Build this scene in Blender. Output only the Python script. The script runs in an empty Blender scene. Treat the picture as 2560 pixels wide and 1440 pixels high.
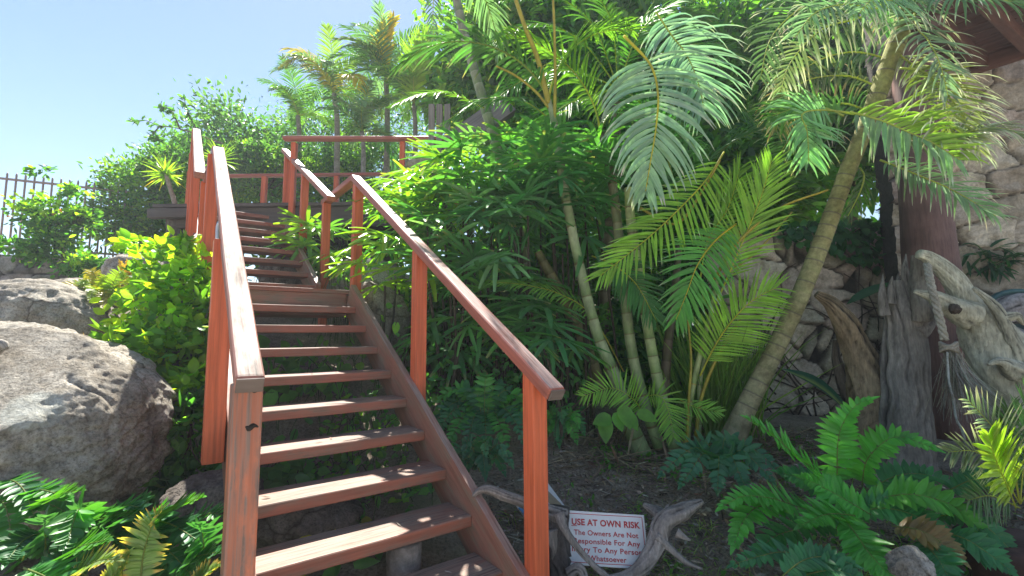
import bpy, bmesh, math, random
import numpy as np
from mathutils import Vector, Matrix, noise as mnoise

SC = bpy.context.scene
COL = SC.collection
R = math.radians
rng = np.random.default_rng(7)
random.seed(7)

# ------------------------------------------------------------------ camera
FPX = 1165.0            # focal length in pixels of the 2560 px wide photograph
PIT, ROL, HD = .1024, -.0082, .6343
cam = bpy.data.cameras.new("camera")
cam.sensor_width = 36.0
cam.lens = FPX / 2560 * 36
cam.clip_start = .05
cam.clip_end = 2000
camo = bpy.data.objects.new("camera", cam)
COL.objects.link(camo)
camo.rotation_mode = 'XYZ'
_c, _s = math.cos(PIT), math.sin(PIT)
def _ray(px, py):
    a, b = px - 1280, py - 720
    u = a * math.cos(ROL) + b * math.sin(ROL)
    v = -a * math.sin(ROL) + b * math.cos(ROL)
    x, z = u / FPX, -v / FPX
    return np.array([x, _c - z * _s, _s + z * _c])
right = Vector(_ray(1281, 720) - _ray(1280, 720)).normalized()
fwd = Vector(_ray(1280, 720)).normalized()
upv = right.cross(fwd)
camo.matrix_world = Matrix((right, upv, -fwd)).transposed().to_4x4()
SC.camera = camo

# ------------------------------------------------------------------ world, sun, exposure
SUN = Vector((-.2, .56, .83)).normalized()       # towards the sun
world = bpy.data.worlds.new("World"); SC.world = world
world.use_nodes = True
wn, wl = world.node_tree.nodes, world.node_tree.links
wn.clear()
sky = wn.new("ShaderNodeTexSky"); sky.sky_type = 'NISHITA'; sky.sun_disc = False
sky.sun_elevation = math.asin(SUN.z)
sky.sun_rotation = math.atan2(SUN.x, SUN.y)
sky.air_density = 1.0; sky.dust_density = 0.15; sky.ozone_density = 1.0
bg = wn.new("ShaderNodeBackground"); bg.inputs[1].default_value = .05
wo = wn.new("ShaderNodeOutputWorld")
wl.new(sky.outputs[0], bg.inputs[0]); wl.new(bg.outputs[0], wo.inputs[0])
sl = bpy.data.lights.new("sun", 'SUN'); sl.energy = 4.0; sl.angle = R(.6); sl.color = (1, .95, .86)
so = bpy.data.objects.new("sun", sl); COL.objects.link(so)
so.rotation_euler = SUN.to_track_quat('Z', 'Y').to_euler()
SC.view_settings.view_transform = 'Standard'
SC.view_settings.look = 'None'
SC.view_settings.exposure = 1.98
SC.view_settings.gamma = 1.0
SC.cycles.max_bounces = 10
SC.cycles.diffuse_bounces = 4
SC.cycles.transmission_bounces = 6
SC.cycles.transparent_max_bounces = 4
SC.cycles.use_denoising = True

# ------------------------------------------------------------------ measuring helpers
def P(px, py, Y):
    r = _ray(px, py); return r * (Y / r[1])
def PL(pts):
    return np.array([P(*p) for p in pts])
def hit(px, py, P0, n):
    r = _ray(px, py); return r * (np.dot(P0, n) / np.dot(r, n))
D = np.array([-math.sin(HD), math.cos(HD), 0.]); S = np.array([math.cos(HD), math.sin(HD), 0.]); UP = np.array([0, 0, 1.])
L0 = np.array([-.0528, 2.4344, -1.1572]); RUN, RISE = .2957, .18
U0 = np.array([-2.1917, 5.1616, .5792]); URUN, URISE = .3136, .178
def LF(a, l, z): return L0 + D * a + S * l + UP * z
def UF(a, l, z): return U0 + D * a + S * l + UP * z

GC = np.array([(0,0,-1.55),(0,1.5,-1.48),(.6,2.75,-1.3),(1.2,4.3,-1.03),(3.3,3.7,-1.08),(4.3,4.6,-1.0),(2.2,2.5,-1.32),(-1.2,1.8,-1.4),(-.3,2.55,-1.42),(-.7,2.95,-1.22),(.3,2.3,-1.45),
 (-2.3,2.9,-1.05),(-1.6,2.2,-1.25),(-.8,3.2,-1.0),(-1.6,4.5,-.25),(-2.6,5.8,.1),(-4,7,.8),(-2,7.2,.75),(0,7,.2),(.3,5,-.65),(-.6,4.3,-.5),(-5.2,5,-.15),(-3.6,4.0,-.5),
 (-3.4,5.2,.0),(-9,8.2,.7),(-7,7,.55),(-6,9,1.0),(-3,10,1.4),(2,8,.1),(2.5,5.5,-.95),(5,6,-.95),(0,14,2.2),(-10,14,.6),(12,5,-1),(0,-6,-1.6),(-8,2,-1),(-4,1.5,-1.2),
 (8,1,-1.4),(8,12,0),(-14,5,.3),(-3,22,1.5),(-20,22,-1),(25,25,0),(-30,0,-1.5),(30,0,-1.5),(0,60,-2),(-60,60,-3),(60,60,-2),(0,-60,-2)])
def gz(x, y):
    x = np.asarray(x, float); y = np.asarray(y, float)
    d2 = (x[..., None] - GC[:, 0]) ** 2 + (y[..., None] - GC[:, 1]) ** 2 + .25
    w = d2 ** -1.8
    return (w * GC[:, 2]).sum(-1) / w.sum(-1) + .03 * np.sin(x * 3.1 + y) * np.sin(y * 2.7)
def G(px, py, ymin=1.2):
    r = _ray(px, py)
    for Y in np.arange(ymin, 14, .03):
        q = r * (Y / r[1])
        if q[2] <= float(gz(q[0], q[1])): return q
    return q
def onground(x, y, dz=0): return np.array([x, y, float(gz(x, y)) + dz])

# ------------------------------------------------------------------ mesh collecting
class MB:
    def __init__(s): s.v = []; s.f = []; s.c = []; s.n = 0
    def add(s, v, f, c):
        v = np.asarray(v, float).reshape(-1, 3)
        c = np.asarray(c, float)
        if c.ndim == 1: c = np.tile(c, (len(v), 1))
        s.v.append(v); s.c.append(c[:, :3]); s.f.append(np.asarray(f, int) + s.n); s.n += len(v)
    def build(s, name, mat, parent=None, smooth=True):
        v = np.concatenate(s.v); c = np.concatenate(s.c)
        off = np.array(parent.location) if parent is not None else np.zeros(3)
        if parent is not None and parent.parent is not None: off = off + np.array(parent.parent.location)
        me = bpy.data.meshes.new(name)
        faces = np.concatenate(s.f)
        nf = len(faces)
        me.vertices.add(len(v)); me.vertices.foreach_set("co", (v - off).astype(np.float32).ravel())
        me.loops.add(nf * 4); me.loops.foreach_set("vertex_index", faces.astype(np.int32).ravel())
        me.polygons.add(nf); me.polygons.foreach_set("loop_start", np.arange(0, nf * 4, 4, dtype=np.int32))
        try: me.polygons.foreach_set("loop_total", np.full(nf, 4, dtype=np.int32))
        except Exception: pass
        me.update(calc_edges=True)
        if smooth: me.polygons.foreach_set("use_smooth", np.ones(nf, dtype=bool))
        at = me.color_attributes.new("Col", 'FLOAT_COLOR', 'POINT')
        rgba = np.ones((len(v), 4), np.float32); rgba[:, :3] = np.clip(c, 0, 1)
        at.data.foreach_set("color", rgba.ravel())
        me.materials.append(mat)
        me.validate()
        o = bpy.data.objects.new(name, me); COL.objects.link(o)
        if parent is not None: o.parent = parent
        return o

def nz(a):
    a = np.asarray(a, float); n = np.linalg.norm(a, axis=-1, keepdims=True); return a / np.maximum(n, 1e-9)

PALM = [.45, .95, 1, .85, .55, .03]
PALMD = [.45, .9, 1, .9, .72, .5, .36, .05]
BROAD = [.06, .8, 1, .72, .03]
SMALL = [.1, 1, .8, .03]
PINNA = [.8, 1, .85, .55, .04]
FAN = [.35, .8, 1, 1, .8, .45]
HEART = [.5, 1, .95, .6, .03]

def strips(mb, base, dr, nrm, L, W, prof, droop=0., fold=.25, col=(.1, .2, .05), tip=None, tip_at=.8, curl=0., down=(0, 0, -1), td=0.):
    base = np.asarray(base, float).reshape(-1, 3); N = len(base)
    dr = nz(np.broadcast_to(dr, (N, 3))); nrm = np.broadcast_to(nrm, (N, 3))
    L = np.broadcast_to(L, (N,)); W = np.broadcast_to(W, (N,)); droop = np.broadcast_to(droop, (N,))
    curl = np.broadcast_to(curl, (N,))
    col = np.broadcast_to(col, (N, 3)); tipc = col if tip is None else np.broadcast_to(tip, (N, 3))
    tip_at = np.broadcast_to(tip_at, (N,))
    K = len(prof); ts = np.linspace(0, 1, K)
    pos = base.copy(); V = np.zeros((N, K, 3, 3)); C = np.zeros((N, K, 3, 3))
    dn = np.asarray(down, float)
    for i, t in enumerate(ts):
        d = nz(dr + dn * (droop * t + td * t ** 4)[:, None] + nrm * (curl * t)[:, None])
        if i: pos = pos + d * (L / (K - 1))[:, None]
        sd = nz(np.cross(d, nrm)); nn = np.cross(sd, d)
        w = (W * prof[i] * .5)[:, None]
        V[:, i, 0] = pos - sd * w; V[:, i, 2] = pos + sd * w
        V[:, i, 1] = pos - nn * w * fold * 2
        m = np.clip((t - tip_at) / .12 + .5, 0, 1)[:, None]
        cc = col * (1 - m) + tipc * m
        C[:, i, :] = cc[:, None, :]
    idx = np.arange(N * K * 3).reshape(N, K, 3)
    a = idx[:, :-1, :-1]; b = idx[:, 1:, :-1]; c = idx[:, 1:, 1:]; e = idx[:, :-1, 1:]
    mb.add(V.reshape(-1, 3), np.stack([a, e, c, b], -1).reshape(-1, 4), C.reshape(-1, 3))

def resample(pts, n):
    pts = np.asarray(pts, float); k = len(pts)
    if k == 2: return pts[0] + np.linspace(0, 1, n)[:, None] * (pts[1] - pts[0])
    ext = np.vstack([2 * pts[0] - pts[1], pts, 2 * pts[-1] - pts[-2]])
    ss = np.linspace(0, k - 1 - 1e-9, n); i = ss.astype(int); u = (ss - i)[:, None]
    p0, p1, p2, p3 = ext[i], ext[i + 1], ext[i + 2], ext[i + 3]
    q = .5 * (2 * p1 + (p2 - p0) * u + (2 * p0 - 5 * p1 + 4 * p2 - p3) * u * u + (3 * p1 - p0 - 3 * p2 + p3) * u ** 3)
    seg = np.r_[0, np.cumsum(np.linalg.norm(np.diff(q, axis=0), axis=1))]
    t = np.linspace(0, seg[-1], n)
    return np.stack([np.interp(t, seg, q[:, j]) for j in range(3)], 1)

def tube(mb, pts, rad, seg=8, col=(.2, .2, .2), n=None, colf=None, cap=True, rough=0., rfreq=3., groove=0.):
    pts = np.asarray(pts, float)
    if n: 
        r0 = np.asarray(rad, float)
        pts2 = resample(pts, n)
        rad = np.interp(np.linspace(0, 1, n), np.linspace(0, 1, len(r0)), r0) if r0.ndim else np.full(n, float(r0))
        pts = pts2
    K = len(pts); rad = np.broadcast_to(rad, (K,)).astype(float)
    T = nz(np.gradient(pts, axis=0))
    ref = np.array([0, 0, 1.]) if abs(T[0, 2]) < .9 else np.array([1., 0, 0])
    A = np.zeros((K, 3)); a = nz(np.cross(T[0], ref))
    for i in range(K):
        a = nz(a - T[i] * np.dot(a, T[i])); A[i] = a
    B = np.cross(T, A)
    th = np.linspace(0, 2 * np.pi, seg, endpoint=False)
    rr = np.ones((K, seg))
    if rough or groove:
        for i in range(K):
            for j in range(seg):
                cth, sth = math.cos(th[j]), math.sin(th[j])
                if rough: rr[i, j] += rough * mnoise.fractal(Vector((cth * 1.2 + pts[0, 0] * 7, sth * 1.2 + pts[0, 1] * 5, i / K * rfreq * 2)), 1, 2, 4)
                if groove: rr[i, j] += groove * mnoise.fractal(Vector((cth * 3.5, sth * 3.5, i / K * .8 + pts[0, 0])), 1, 2, 3)
    V = pts[:, None] + (A[:, None] * np.cos(th)[None, :, None] + B[:, None] * np.sin(th)[None, :, None]) * (rad[:, None] * rr)[..., None]
    C = np.zeros((K, seg, 3)); 
    if colf is None: C[:] = col
    else:
        for i in range(K): C[i, :] = colf(i / (K - 1), i)
    idx = np.arange(K * seg).reshape(K, seg)
    a = idx[:-1]; b = idx[1:]
    f = np.stack([a, np.roll(a, -1, 1), np.roll(b, -1, 1), b], -1).reshape(-1, 4)
    V = V.reshape(-1, 3); C = C.reshape(-1, 3)
    if cap and seg % 2 == 0:
        caps = []
        for ring, fl in ((idx[0], False), (idx[-1], True)):
            for j in range(seg // 2 - 1):
                q = [ring[j], ring[j + 1], ring[seg - 2 - j], ring[seg - 1 - j]]
                caps.append(q if fl else q[::-1])
        f = np.concatenate([f, np.array(caps)])
    mb.add(V, f, C)

def jit(col, n, a=.18, b=.06):
    col = np.asarray(col, float)
    k = 1 + a * rng.standard_normal((n, 1))
    h = 1 + b * rng.standard_normal((n, 3))
    return np.clip(col * np.clip(k, .5, 1.6) * h, .004, .9)

def frond(mb, pts, nrm, n=40, L=.35, W=.022, a0=70, a1=28, droop=.5, col=(.09, .19, .06), tip=None, tip_at=.92, dry=.0, start=.1,
          rr=.008, rcol=(.35, .33, .05), prof=PALM, fold=.3, lift=.15, lp=None, side_cols=None, curl=0., jl=.06, seg=6, td=0., cj=0.):
    q = resample(pts, 24)
    tube(mb, q, np.linspace(rr, rr * .25, 24), seg, rcol)
    nrm = np.asarray(nrm, float)
    t = np.linspace(start, .985, n)
    ii = t * 23; i0 = np.clip(ii.astype(int), 0, 22); u = (ii - i0)[:, None]
    for sd in (1, -1):
        tj = np.clip(t + rng.uniform(-.3, .3, n) * (1 - start) / n, 0, .99)
        ii = tj * 23; i0 = np.clip(ii.astype(int), 0, 22); u = (ii - i0)[:, None]
        base = q[i0] * (1 - u) + q[i0 + 1] * u
        T = nz(q[i0 + 1] - q[i0])
        N = nz(nrm - T * (T @ nrm)[:, None])
        Sd = np.cross(T, N) * sd
        ang = np.radians(a0 + (a1 - a0) * tj ** 1.3 + rng.normal(0, 3.5, n))[:, None]
        dr = np.cos(ang) * T + np.sin(ang) * Sd + N * (lift + rng.normal(0, jl, (n, 1)))
        pf = np.array([lp(x) for x in tj]) if lp else np.minimum(1, .5 + 2.2 * (tj - start)) * (1 - .62 * tj ** 3)
        c = jit(col if side_cols is None else side_cols[0 if sd == 1 else 1], n, .12, .04)
        ta = np.clip(rng.normal(tip_at, .09, n), .3, 1.3) if tip is not None else 1.5
        if dry > 0:
            dm = rng.random(n) < dry
            c[dm] = jit((.32, .24, .13), int(dm.sum()))
        strips(mb, base, dr, N, L * pf * rng.uniform(.88, 1.08, n), W * (.7 + .3 * pf), prof, droop * rng.uniform(.6, 1.5, n), fold, c,
               None if tip is None else jit(tip, n, .15), ta, curl + rng.normal(0, cj, n), td=td * rng.uniform(.2, 1.6, n))

# ------------------------------------------------------------------ objects
def empty(name, loc):
    o = bpy.data.objects.new(name, None); o.location = Vector(loc); o.empty_display_size = .2; COL.objects.link(o); return o
def tag(o, label=None, cat=None, group=None, kind=None):
    if label: o["label"] = label
    if cat: o["category"] = cat
    if group: o["group"] = group
    if kind: o["kind"] = kind
    return o
def thing(name, label, cat, loc, group=None): return tag(empty(name, loc), label, cat, group)
def solo(name, mb, mat, label, cat, group=None, loc=None, smooth=True):
    v = np.concatenate(mb.v)
    if loc is None: loc = np.array([v[:, 0].mean(), v[:, 1].mean(), v[:, 2].min()])
    mb2 = mb; mb2.v = [x - np.asarray(loc) for x in mb.v]
    o = mb2.build(name, mat, None, smooth); o.location = Vector(loc)
    return tag(o, label, cat, group)

def boxmesh(name, lx, wy, hz, bev=.006, seg=2):
    bm = bmesh.new(); bmesh.ops.create_cube(bm, size=1)
    cuts = max(1, int(lx / .12))
    for v in bm.verts: v.co = Vector((v.co.x * lx, v.co.y * wy, v.co.z * hz))
    if bev: bmesh.ops.bevel(bm, geom=bm.edges[:], offset=bev, segments=seg, affect='EDGES', profile=.6)
    es = [e for e in bm.edges if abs(e.verts[0].co.x - e.verts[1].co.x) > lx * .5]
    if cuts > 1: bmesh.ops.subdivide_edges(bm, edges=es, cuts=cuts, use_grid_fill=False)
    for v in bm.verts:
        n = mnoise.noise(Vector((v.co.x * 3 + lx * 7, wy * 31, hz * 17 + v.co.z)))
        v.co.y += n * .0022; v.co.z += mnoise.noise(Vector((v.co.x * 2.5, lx * 9, 3))) * .0025
    for f in bm.faces: f.smooth = False
    me = bpy.data.meshes.new(name); bm.to_mesh(me); bm.free()
    return me
def board(name, parent, p0, p1, w, h, side, mat, bev=.006, seg=2):
    """a timber from p0 to p1: w wide across 'side', h thick"""
    p0 = Vector(p0); p1 = Vector(p1); x = (p1 - p0).normalized(); y = Vector(side); y = (y - x * y.dot(x)).normalized(); z = x.cross(y)
    me = boxmesh(name, (p1 - p0).length, w, h, bev, seg); me.materials.append(mat)
    o = bpy.data.objects.new(name, me); COL.objects.link(o)
    M = Matrix((x, y, z)).transposed().to_4x4(); M.translation = (p0 + p1) / 2
    if parent is not None:
        o.parent = parent; off = Vector(parent.location)
        if parent.parent: off = off + parent.parent.location
        M.translation = M.translation - off
    o.matrix_local = M
    return o
def under(child, part):
    """move a part of a thing one level down, under another part of the same thing"""
    bpy.context.view_layer.update()
    b = part.matrix_basis.inverted() @ child.matrix_basis
    child.parent = part; child.matrix_basis = b

# ------------------------------------------------------------------ materials
def newmat(name):
    m = bpy.data.materials.new(name); m.use_nodes = True
    nt = m.node_tree; nt.nodes.clear()
    return m, nt.nodes, nt.links
def nd(n, typ, **kw):
    x = n.new(typ)
    for k, v in kw.items(): setattr(x, k, v)
    return x
def ramp(n, stops, interp='LINEAR'):
    r = n.new("ShaderNodeValToRGB"); r.color_ramp.interpolation = interp
    e = r.color_ramp.elements
    while len(e) < len(stops): e.new(.5)
    for el, (p, c) in zip(e, stops): el.position = p; el.color = (*c, 1) if len(c) == 3 else c
    return r
def mixc(n, l, fac, a, b, mode='MIX'):
    m = n.new("ShaderNodeMix"); m.data_type = 'RGBA'; m.blend_type = mode
    for sock, val in ((m.inputs[0], fac), (m.inputs[6], a), (m.inputs[7], b)):
        if hasattr(val, 'links'): l.new(val, sock)
        elif isinstance(val, (int, float)): sock.default_value = val
        else: sock.default_value = (*val, 1)
    return m.outputs[2]
def noise(n, l, vec, scale, detail=6, rough=.6):
    t = n.new("ShaderNodeTexNoise"); t.inputs['Scale'].default_value = scale; t.inputs['Detail'].default_value = detail
    t.inputs['Roughness'].default_value = rough
    if vec is not None: l.new(vec, t.inputs['Vector'])
    return t.outputs[0]
def mapping(n, l, vec, sc):
    m = n.new("ShaderNodeMapping"); m.inputs['Scale'].default_value = sc; l.new(vec, m.inputs['Vector']); return m.outputs[0]

def leafmat(name, rough=.42, spec=.5, trans=.42, tmul=(1.9, 2.1, .55)):
    m, n, l = newmat(name)
    at = nd(n, "ShaderNodeVertexColor", layer_name="Col")
    oi = n.new("ShaderNodeObjectInfo"); geo = n.new("ShaderNodeNewGeometry")
    nn = noise(n, l, geo.outputs['Position'], 9, 3)
    rp = ramp(n, [(.3, (1.1, 1.18, 1.0)), (.7, (1.65, 1.72, 1.3))]); l.new(nn, rp.inputs[0])
    c = mixc(n, l, 1., at.outputs[0], rp.outputs[0], 'MULTIPLY')
    b = n.new("ShaderNodeBsdfPrincipled"); b.inputs['Roughness'].default_value = rough
    b.inputs['Specular IOR Level'].default_value = spec
    l.new(c, b.inputs['Base Color'])
    t = n.new("ShaderNodeBsdfTranslucent")
    tc = mixc(n, l, 1., c, tmul, 'MULTIPLY'); l.new(tc, t.inputs[0])
    mx = n.new("ShaderNodeMixShader"); mx.inputs[0].default_value = trans
    l.new(b.outputs[0], mx.inputs[1]); l.new(t.outputs[0], mx.inputs[2])
    o = n.new("ShaderNodeOutputMaterial"); l.new(mx.outputs[0], o.inputs[0])
    return m
def attrmat(name, rough=.8, bscale=40, bump=.3, stretch=(1, 1, 1), dirt=(.55, .5, .45), dscale=6):
    m, n, l = newmat(name)
    at = nd(n, "ShaderNodeVertexColor", layer_name="Col")
    tc = n.new("ShaderNodeTexCoord"); v = mapping(n, l, tc.outputs['Object'], stretch)
    n1 = noise(n, l, v, bscale, 8, .7); n2 = noise(n, l, tc.outputs['Object'], dscale, 6)
    rp = ramp(n, [(.35, (1.1, 1.1, 1.1)), (.7, dirt)]); l.new(n2, rp.inputs[0])
    c = mixc(n, l, 1., at.outputs[0], rp.outputs[0], 'MULTIPLY')
    r2 = ramp(n, [(.3, (.6, .6, .6)), (.7, (1.25, 1.25, 1.25))]); l.new(n1, r2.inputs[0])
    c = mixc(n, l, 1., c, r2.outputs[0], 'MULTIPLY')
    b = n.new("ShaderNodeBsdfPrincipled"); b.inputs['Roughness'].default_value = rough; b.inputs['Specular IOR Level'].default_value = .3
    l.new(c, b.inputs['Base Color'])
    bp = n.new("ShaderNodeBump"); bp.inputs['Strength'].default_value = bump; bp.inputs['Distance'].default_value = .02
    l.new(n1, bp.inputs['Height']); l.new(bp.outputs[0], b.inputs['Normal'])
    o = n.new("ShaderNodeOutputMaterial"); l.new(b.outputs[0], o.inputs[0])
    return m
def woodmat(name, paint, bare, wear=.5, topwear=.5, topcol=(.42, .37, .33), rough=.5, grain=26, amount=.75):
    """painted or stained timber: grain along the board's own X, paint worn through in streaks, tops weathered"""
    m, n, l = newmat(name)
    tc = n.new("ShaderNodeTexCoord"); oi = n.new("ShaderNodeObjectInfo")
    ad = n.new("ShaderNodeVectorMath"); ad.operation = 'ADD'; l.new(tc.outputs['Object'], ad.inputs[0])
    cb = n.new("ShaderNodeCombineXYZ"); ml = n.new("ShaderNodeMath"); ml.operation = 'MULTIPLY'; ml.inputs[1].default_value = 37.
    l.new(oi.outputs['Random'], ml.inputs[0]); l.new(ml.outputs[0], cb.inputs[0]); l.new(ml.outputs[0], cb.inputs[1]); l.new(cb.outputs[0], ad.inputs[1])
    v = ad.outputs[0]
    g = noise(n, l, mapping(n, l, v, (.9, grain, grain)), 2.2, 8, .65)
    blot = noise(n, l, mapping(n, l, v, (1.6, 5, 5)), 1.6, 8, .68)
    fine = noise(n, l, mapping(n, l, v, (1.6, 42, 42)), 2.2, 7, .7)
    dk = tuple(x * .62 for x in paint)
    pr = ramp(n, [(.3, dk), (.55, paint), (.8, tuple(min(1, x * 1.2) for x in paint))]); l.new(g, pr.inputs[0])
    wr = ramp(n, [(wear, (0, 0, 0)), (wear + .13, (1, 1, 1))]); l.new(blot, wr.inputs[0])
    gm = ramp(n, [(.4, (.3, .3, .3)), (.58, (1, 1, 1))]); l.new(g, gm.inputs[0])
    wm = mixc(n, l, 1., wr.outputs[0], gm.outputs[0], 'MULTIPLY')
    wm2 = n.new("ShaderNodeMath"); wm2.operation = 'MULTIPLY'; wm2.inputs[1].default_value = amount; l.new(wm, wm2.inputs[0])
    br = ramp(n, [(.3, tuple(x * .55 for x in bare)), (.7, tuple(min(1, x * 1.25) for x in bare))]); l.new(fine, br.inputs[0])
    c = mixc(n, l, wm2.outputs[0], pr.outputs[0], br.outputs[0])
    geo = n.new("ShaderNodeNewGeometry"); sp = n.new("ShaderNodeSeparateXYZ"); l.new(geo.outputs['Normal'], sp.inputs[0])
    tr = ramp(n, [(.55, (0, 0, 0)), (.8, (1, 1, 1))]); l.new(sp.outputs[2], tr.inputs[0])
    tw = ramp(n, [(.36, (0, 0, 0)), (.5, (1, 1, 1))]); l.new(blot, tw.inputs[0])
    tn = mixc(n, l, .55, tw.outputs[0], gm.outputs[0])
    tm = mixc(n, l, 1., tr.outputs[0], tn, 'MULTIPLY')
    tm2 = n.new("ShaderNodeMath"); tm2.operation = 'MULTIPLY'; tm2.inputs[1].default_value = topwear; l.new(tm, tm2.inputs[0])
    tcr = ramp(n, [(.36, tuple(x * .22 for x in topcol)), (.5, topcol), (.75, tuple(min(1, x * 1.3) for x in topcol))]); l.new(fine, tcr.inputs[0])
    c = mixc(n, l, tm2.outputs[0], c, tcr.outputs[0])
    b = n.new("ShaderNodeBsdfPrincipled"); l.new(c, b.inputs['Base Color']); b.inputs['Specular IOR Level'].default_value = .4
    rr = ramp(n, [(.3, (rough - .12,) * 3), (.7, (min(1, rough + .3),) * 3)]); l.new(blot, rr.inputs[0]); l.new(rr.outputs[0], b.inputs['Roughness'])
    bp = n.new("ShaderNodeBump"); bp.inputs['Strength'].default_value = .35; bp.inputs['Distance'].default_value = .004
    l.new(g, bp.inputs['Height']); l.new(bp.outputs[0], b.inputs['Normal'])
    o = n.new("ShaderNodeOutputMaterial"); l.new(b.outputs[0], o.inputs[0])
    return m
def rockmat(name, base=(.40, .375, .33), dark=(.22, .20, .165), lichen=(.48, .465, .42), moss=(.2, .17, .06), mossamt=.62, scale=1., spot=None):
    m, n, l = newmat(name)
    tc = n.new("ShaderNodeTexCoord"); v = tc.outputs['Object']
    big = noise(n, l, v, 1.5 * scale, 8, .62); mid = noise(n, l, v, 7 * scale, 8, .7); sp = noise(n, l, v, 60 * scale, 5, .75); ms = noise(n, l, mapping(n, l, v, (1.3, 1.3, 2)), 2.1 * scale, 8, .7)
    r1 = ramp(n, [(.3, dark), (.46, base), (.62, tuple(min(1, x * 1.25) for x in base)), (.78, lichen)]); l.new(mid, r1.inputs[0])
    r2 = ramp(n, [(.32, (.6, .6, .6)), (.62, (1.15, 1.13, 1.1))]); l.new(big, r2.inputs[0])
    c = mixc(n, l, 1., r1.outputs[0], r2.outputs[0], 'MULTIPLY')
    r3 = ramp(n, [(.36, (.5, .49, .47)), (.5, (1, 1, 1)), (.64, (1.25, 1.25, 1.25))]); l.new(sp, r3.inputs[0])
    c = mixc(n, l, 1., c, r3.outputs[0], 'MULTIPLY')
    rm = ramp(n, [(mossamt, (0, 0, 0)), (mossamt + .1, (.8, .8, .8))]); l.new(ms, rm.inputs[0])
    c = mixc(n, l, rm.outputs[0], c, moss)
    if spot is not None:
        ds = n.new("ShaderNodeVectorMath"); ds.operation = 'DISTANCE'; l.new(v, ds.inputs[0]); ds.inputs[1].default_value = spot[:3]
        an = n.new("ShaderNodeMath"); an.operation = 'MULTIPLY_ADD'; an.inputs[1].default_value = .09; l.new(mid, an.inputs[0]); l.new(ds.outputs['Value'], an.inputs[2])
        rs_ = ramp(n, [(spot[3], (1, 1, 1)), (spot[3] + .03, (0, 0, 0))]); l.new(an.outputs[0], rs_.inputs[0])
        c = mixc(n, l, rs_.outputs[0], c, mixc(n, l, .6, (.52, .53, .48), r3.outputs[0], 'MULTIPLY'))
    st_ = noise(n, l, mapping(n, l, v, (5, 5, .9)), 1.6, 6, .7); r4 = ramp(n, [(.42, (.62, .57, .5)), (.6, (1.08, 1.07, 1.05))]); l.new(st_, r4.inputs[0])
    c = mixc(n, l, .75, c, mixc(n, l, 1., c, r4.outputs[0], 'MULTIPLY'))
    vo = n.new("ShaderNodeTexVoronoi"); vo.feature = 'DISTANCE_TO_EDGE'; vo.inputs['Scale'].default_value = 1.7 * scale
    wv = n.new("ShaderNodeMix"); wv.data_type = 'VECTOR'; wv.inputs[0].default_value = .22; l.new(v, wv.inputs[4])
    nv = n.new("ShaderNodeTexNoise"); nv.inputs['Scale'].default_value = 3.; nv.inputs['Detail'].default_value = 8; l.new(v, nv.inputs['Vector']); l.new(nv.outputs['Color'], wv.inputs[5]); l.new(wv.outputs[1], vo.inputs['Vector'])
    r5 = ramp(n, [(.0, (.3, .27, .23)), (.012, (.8, .8, .8)), (.03, (1, 1, 1))]); l.new(vo.outputs['Distance'], r5.inputs[0])
    cm = ramp(n, [(.45, (0, 0, 0)), (.6, (1, 1, 1))]); l.new(big, cm.inputs[0])
    c = mixc(n, l, cm.outputs[0], c, mixc(n, l, 1., c, r5.outputs[0], 'MULTIPLY'))
    b = n.new("ShaderNodeBsdfPrincipled"); b.inputs['Roughness'].default_value = .85; b.inputs['Specular IOR Level'].default_value = .3; l.new(c, b.inputs['Base Color'])
    ad = n.new("ShaderNodeMath"); ad.operation = 'MULTIPLY_ADD'; ad.inputs[1].default_value = .5; l.new(sp, ad.inputs[0]); l.new(mid, ad.inputs[2])
    bp = n.new("ShaderNodeBump"); bp.inputs['Strength'].default_value = 1.; bp.inputs['Distance'].default_value = .035; l.new(ad.outputs[0], bp.inputs['Height']); l.new(bp.outputs[0], b.inputs['Normal'])
    o = n.new("ShaderNodeOutputMaterial"); l.new(b.outputs[0], o.inputs[0])
    return m
def plain(name, col, rough=.5, metal=0., var=.12, spec=.5):
    m, n, l = newmat(name)
    tc = n.new("ShaderNodeTexCoord"); nn = noise(n, l, tc.outputs['Object'], 14, 8, .7)
    rp = ramp(n, [(.3, tuple(x * (1 - var * 2) for x in col)), (.7, tuple(min(1, x * (1 + var)) for x in col))]); l.new(nn, rp.inputs[0])
    b = n.new("ShaderNodeBsdfPrincipled"); b.inputs['Roughness'].default_value = rough; b.inputs['Metallic'].default_value = metal; b.inputs['Specular IOR Level'].default_value = spec
    l.new(rp.outputs[0], b.inputs['Base Color'])
    o = n.new("ShaderNodeOutputMaterial"); l.new(b.outputs[0], o.inputs[0])
    return m

M_palm = leafmat("palm_leaf", .44, .42, .38, (1.15, 1.4, .8))
M_fan = leafmat("fan_leaf", .3, .55, .32, (1.6, 1.8, .6))
M_leaf = leafmat("broad_leaf", .42, .42, .52)
M_lime = leafmat("young_leaf", .42, .45, .6, (2.1, 1.9, .5))
M_fern = leafmat("fern_leaf", .42, .42, .36)
M_bark = attrmat("bark", .85, 30, .5)
M_stem = attrmat("palm_stem", .45, 18, .15, (1, 1, .4), (.75, .78, .7), 5)
M_drift = attrmat("driftwood", .85, 26, .6, (3, 3, .5), (.6, .58, .55), 5)
M_stone = attrmat("wall_stone", .88, 34, .5, (1, 1, 1), (.6, .57, .52), 7)
M_post = woodmat("post_paint", (.64, .135, .05), (.30, .19, .11), .6, .6, (.4, .33, .28), .45, 24, .6)
M_newel = woodmat("newel_paint", (.58, .155, .065), (.17, .13, .105), .36, .8, (.36, .31, .27), .5, 24, .95)
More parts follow.
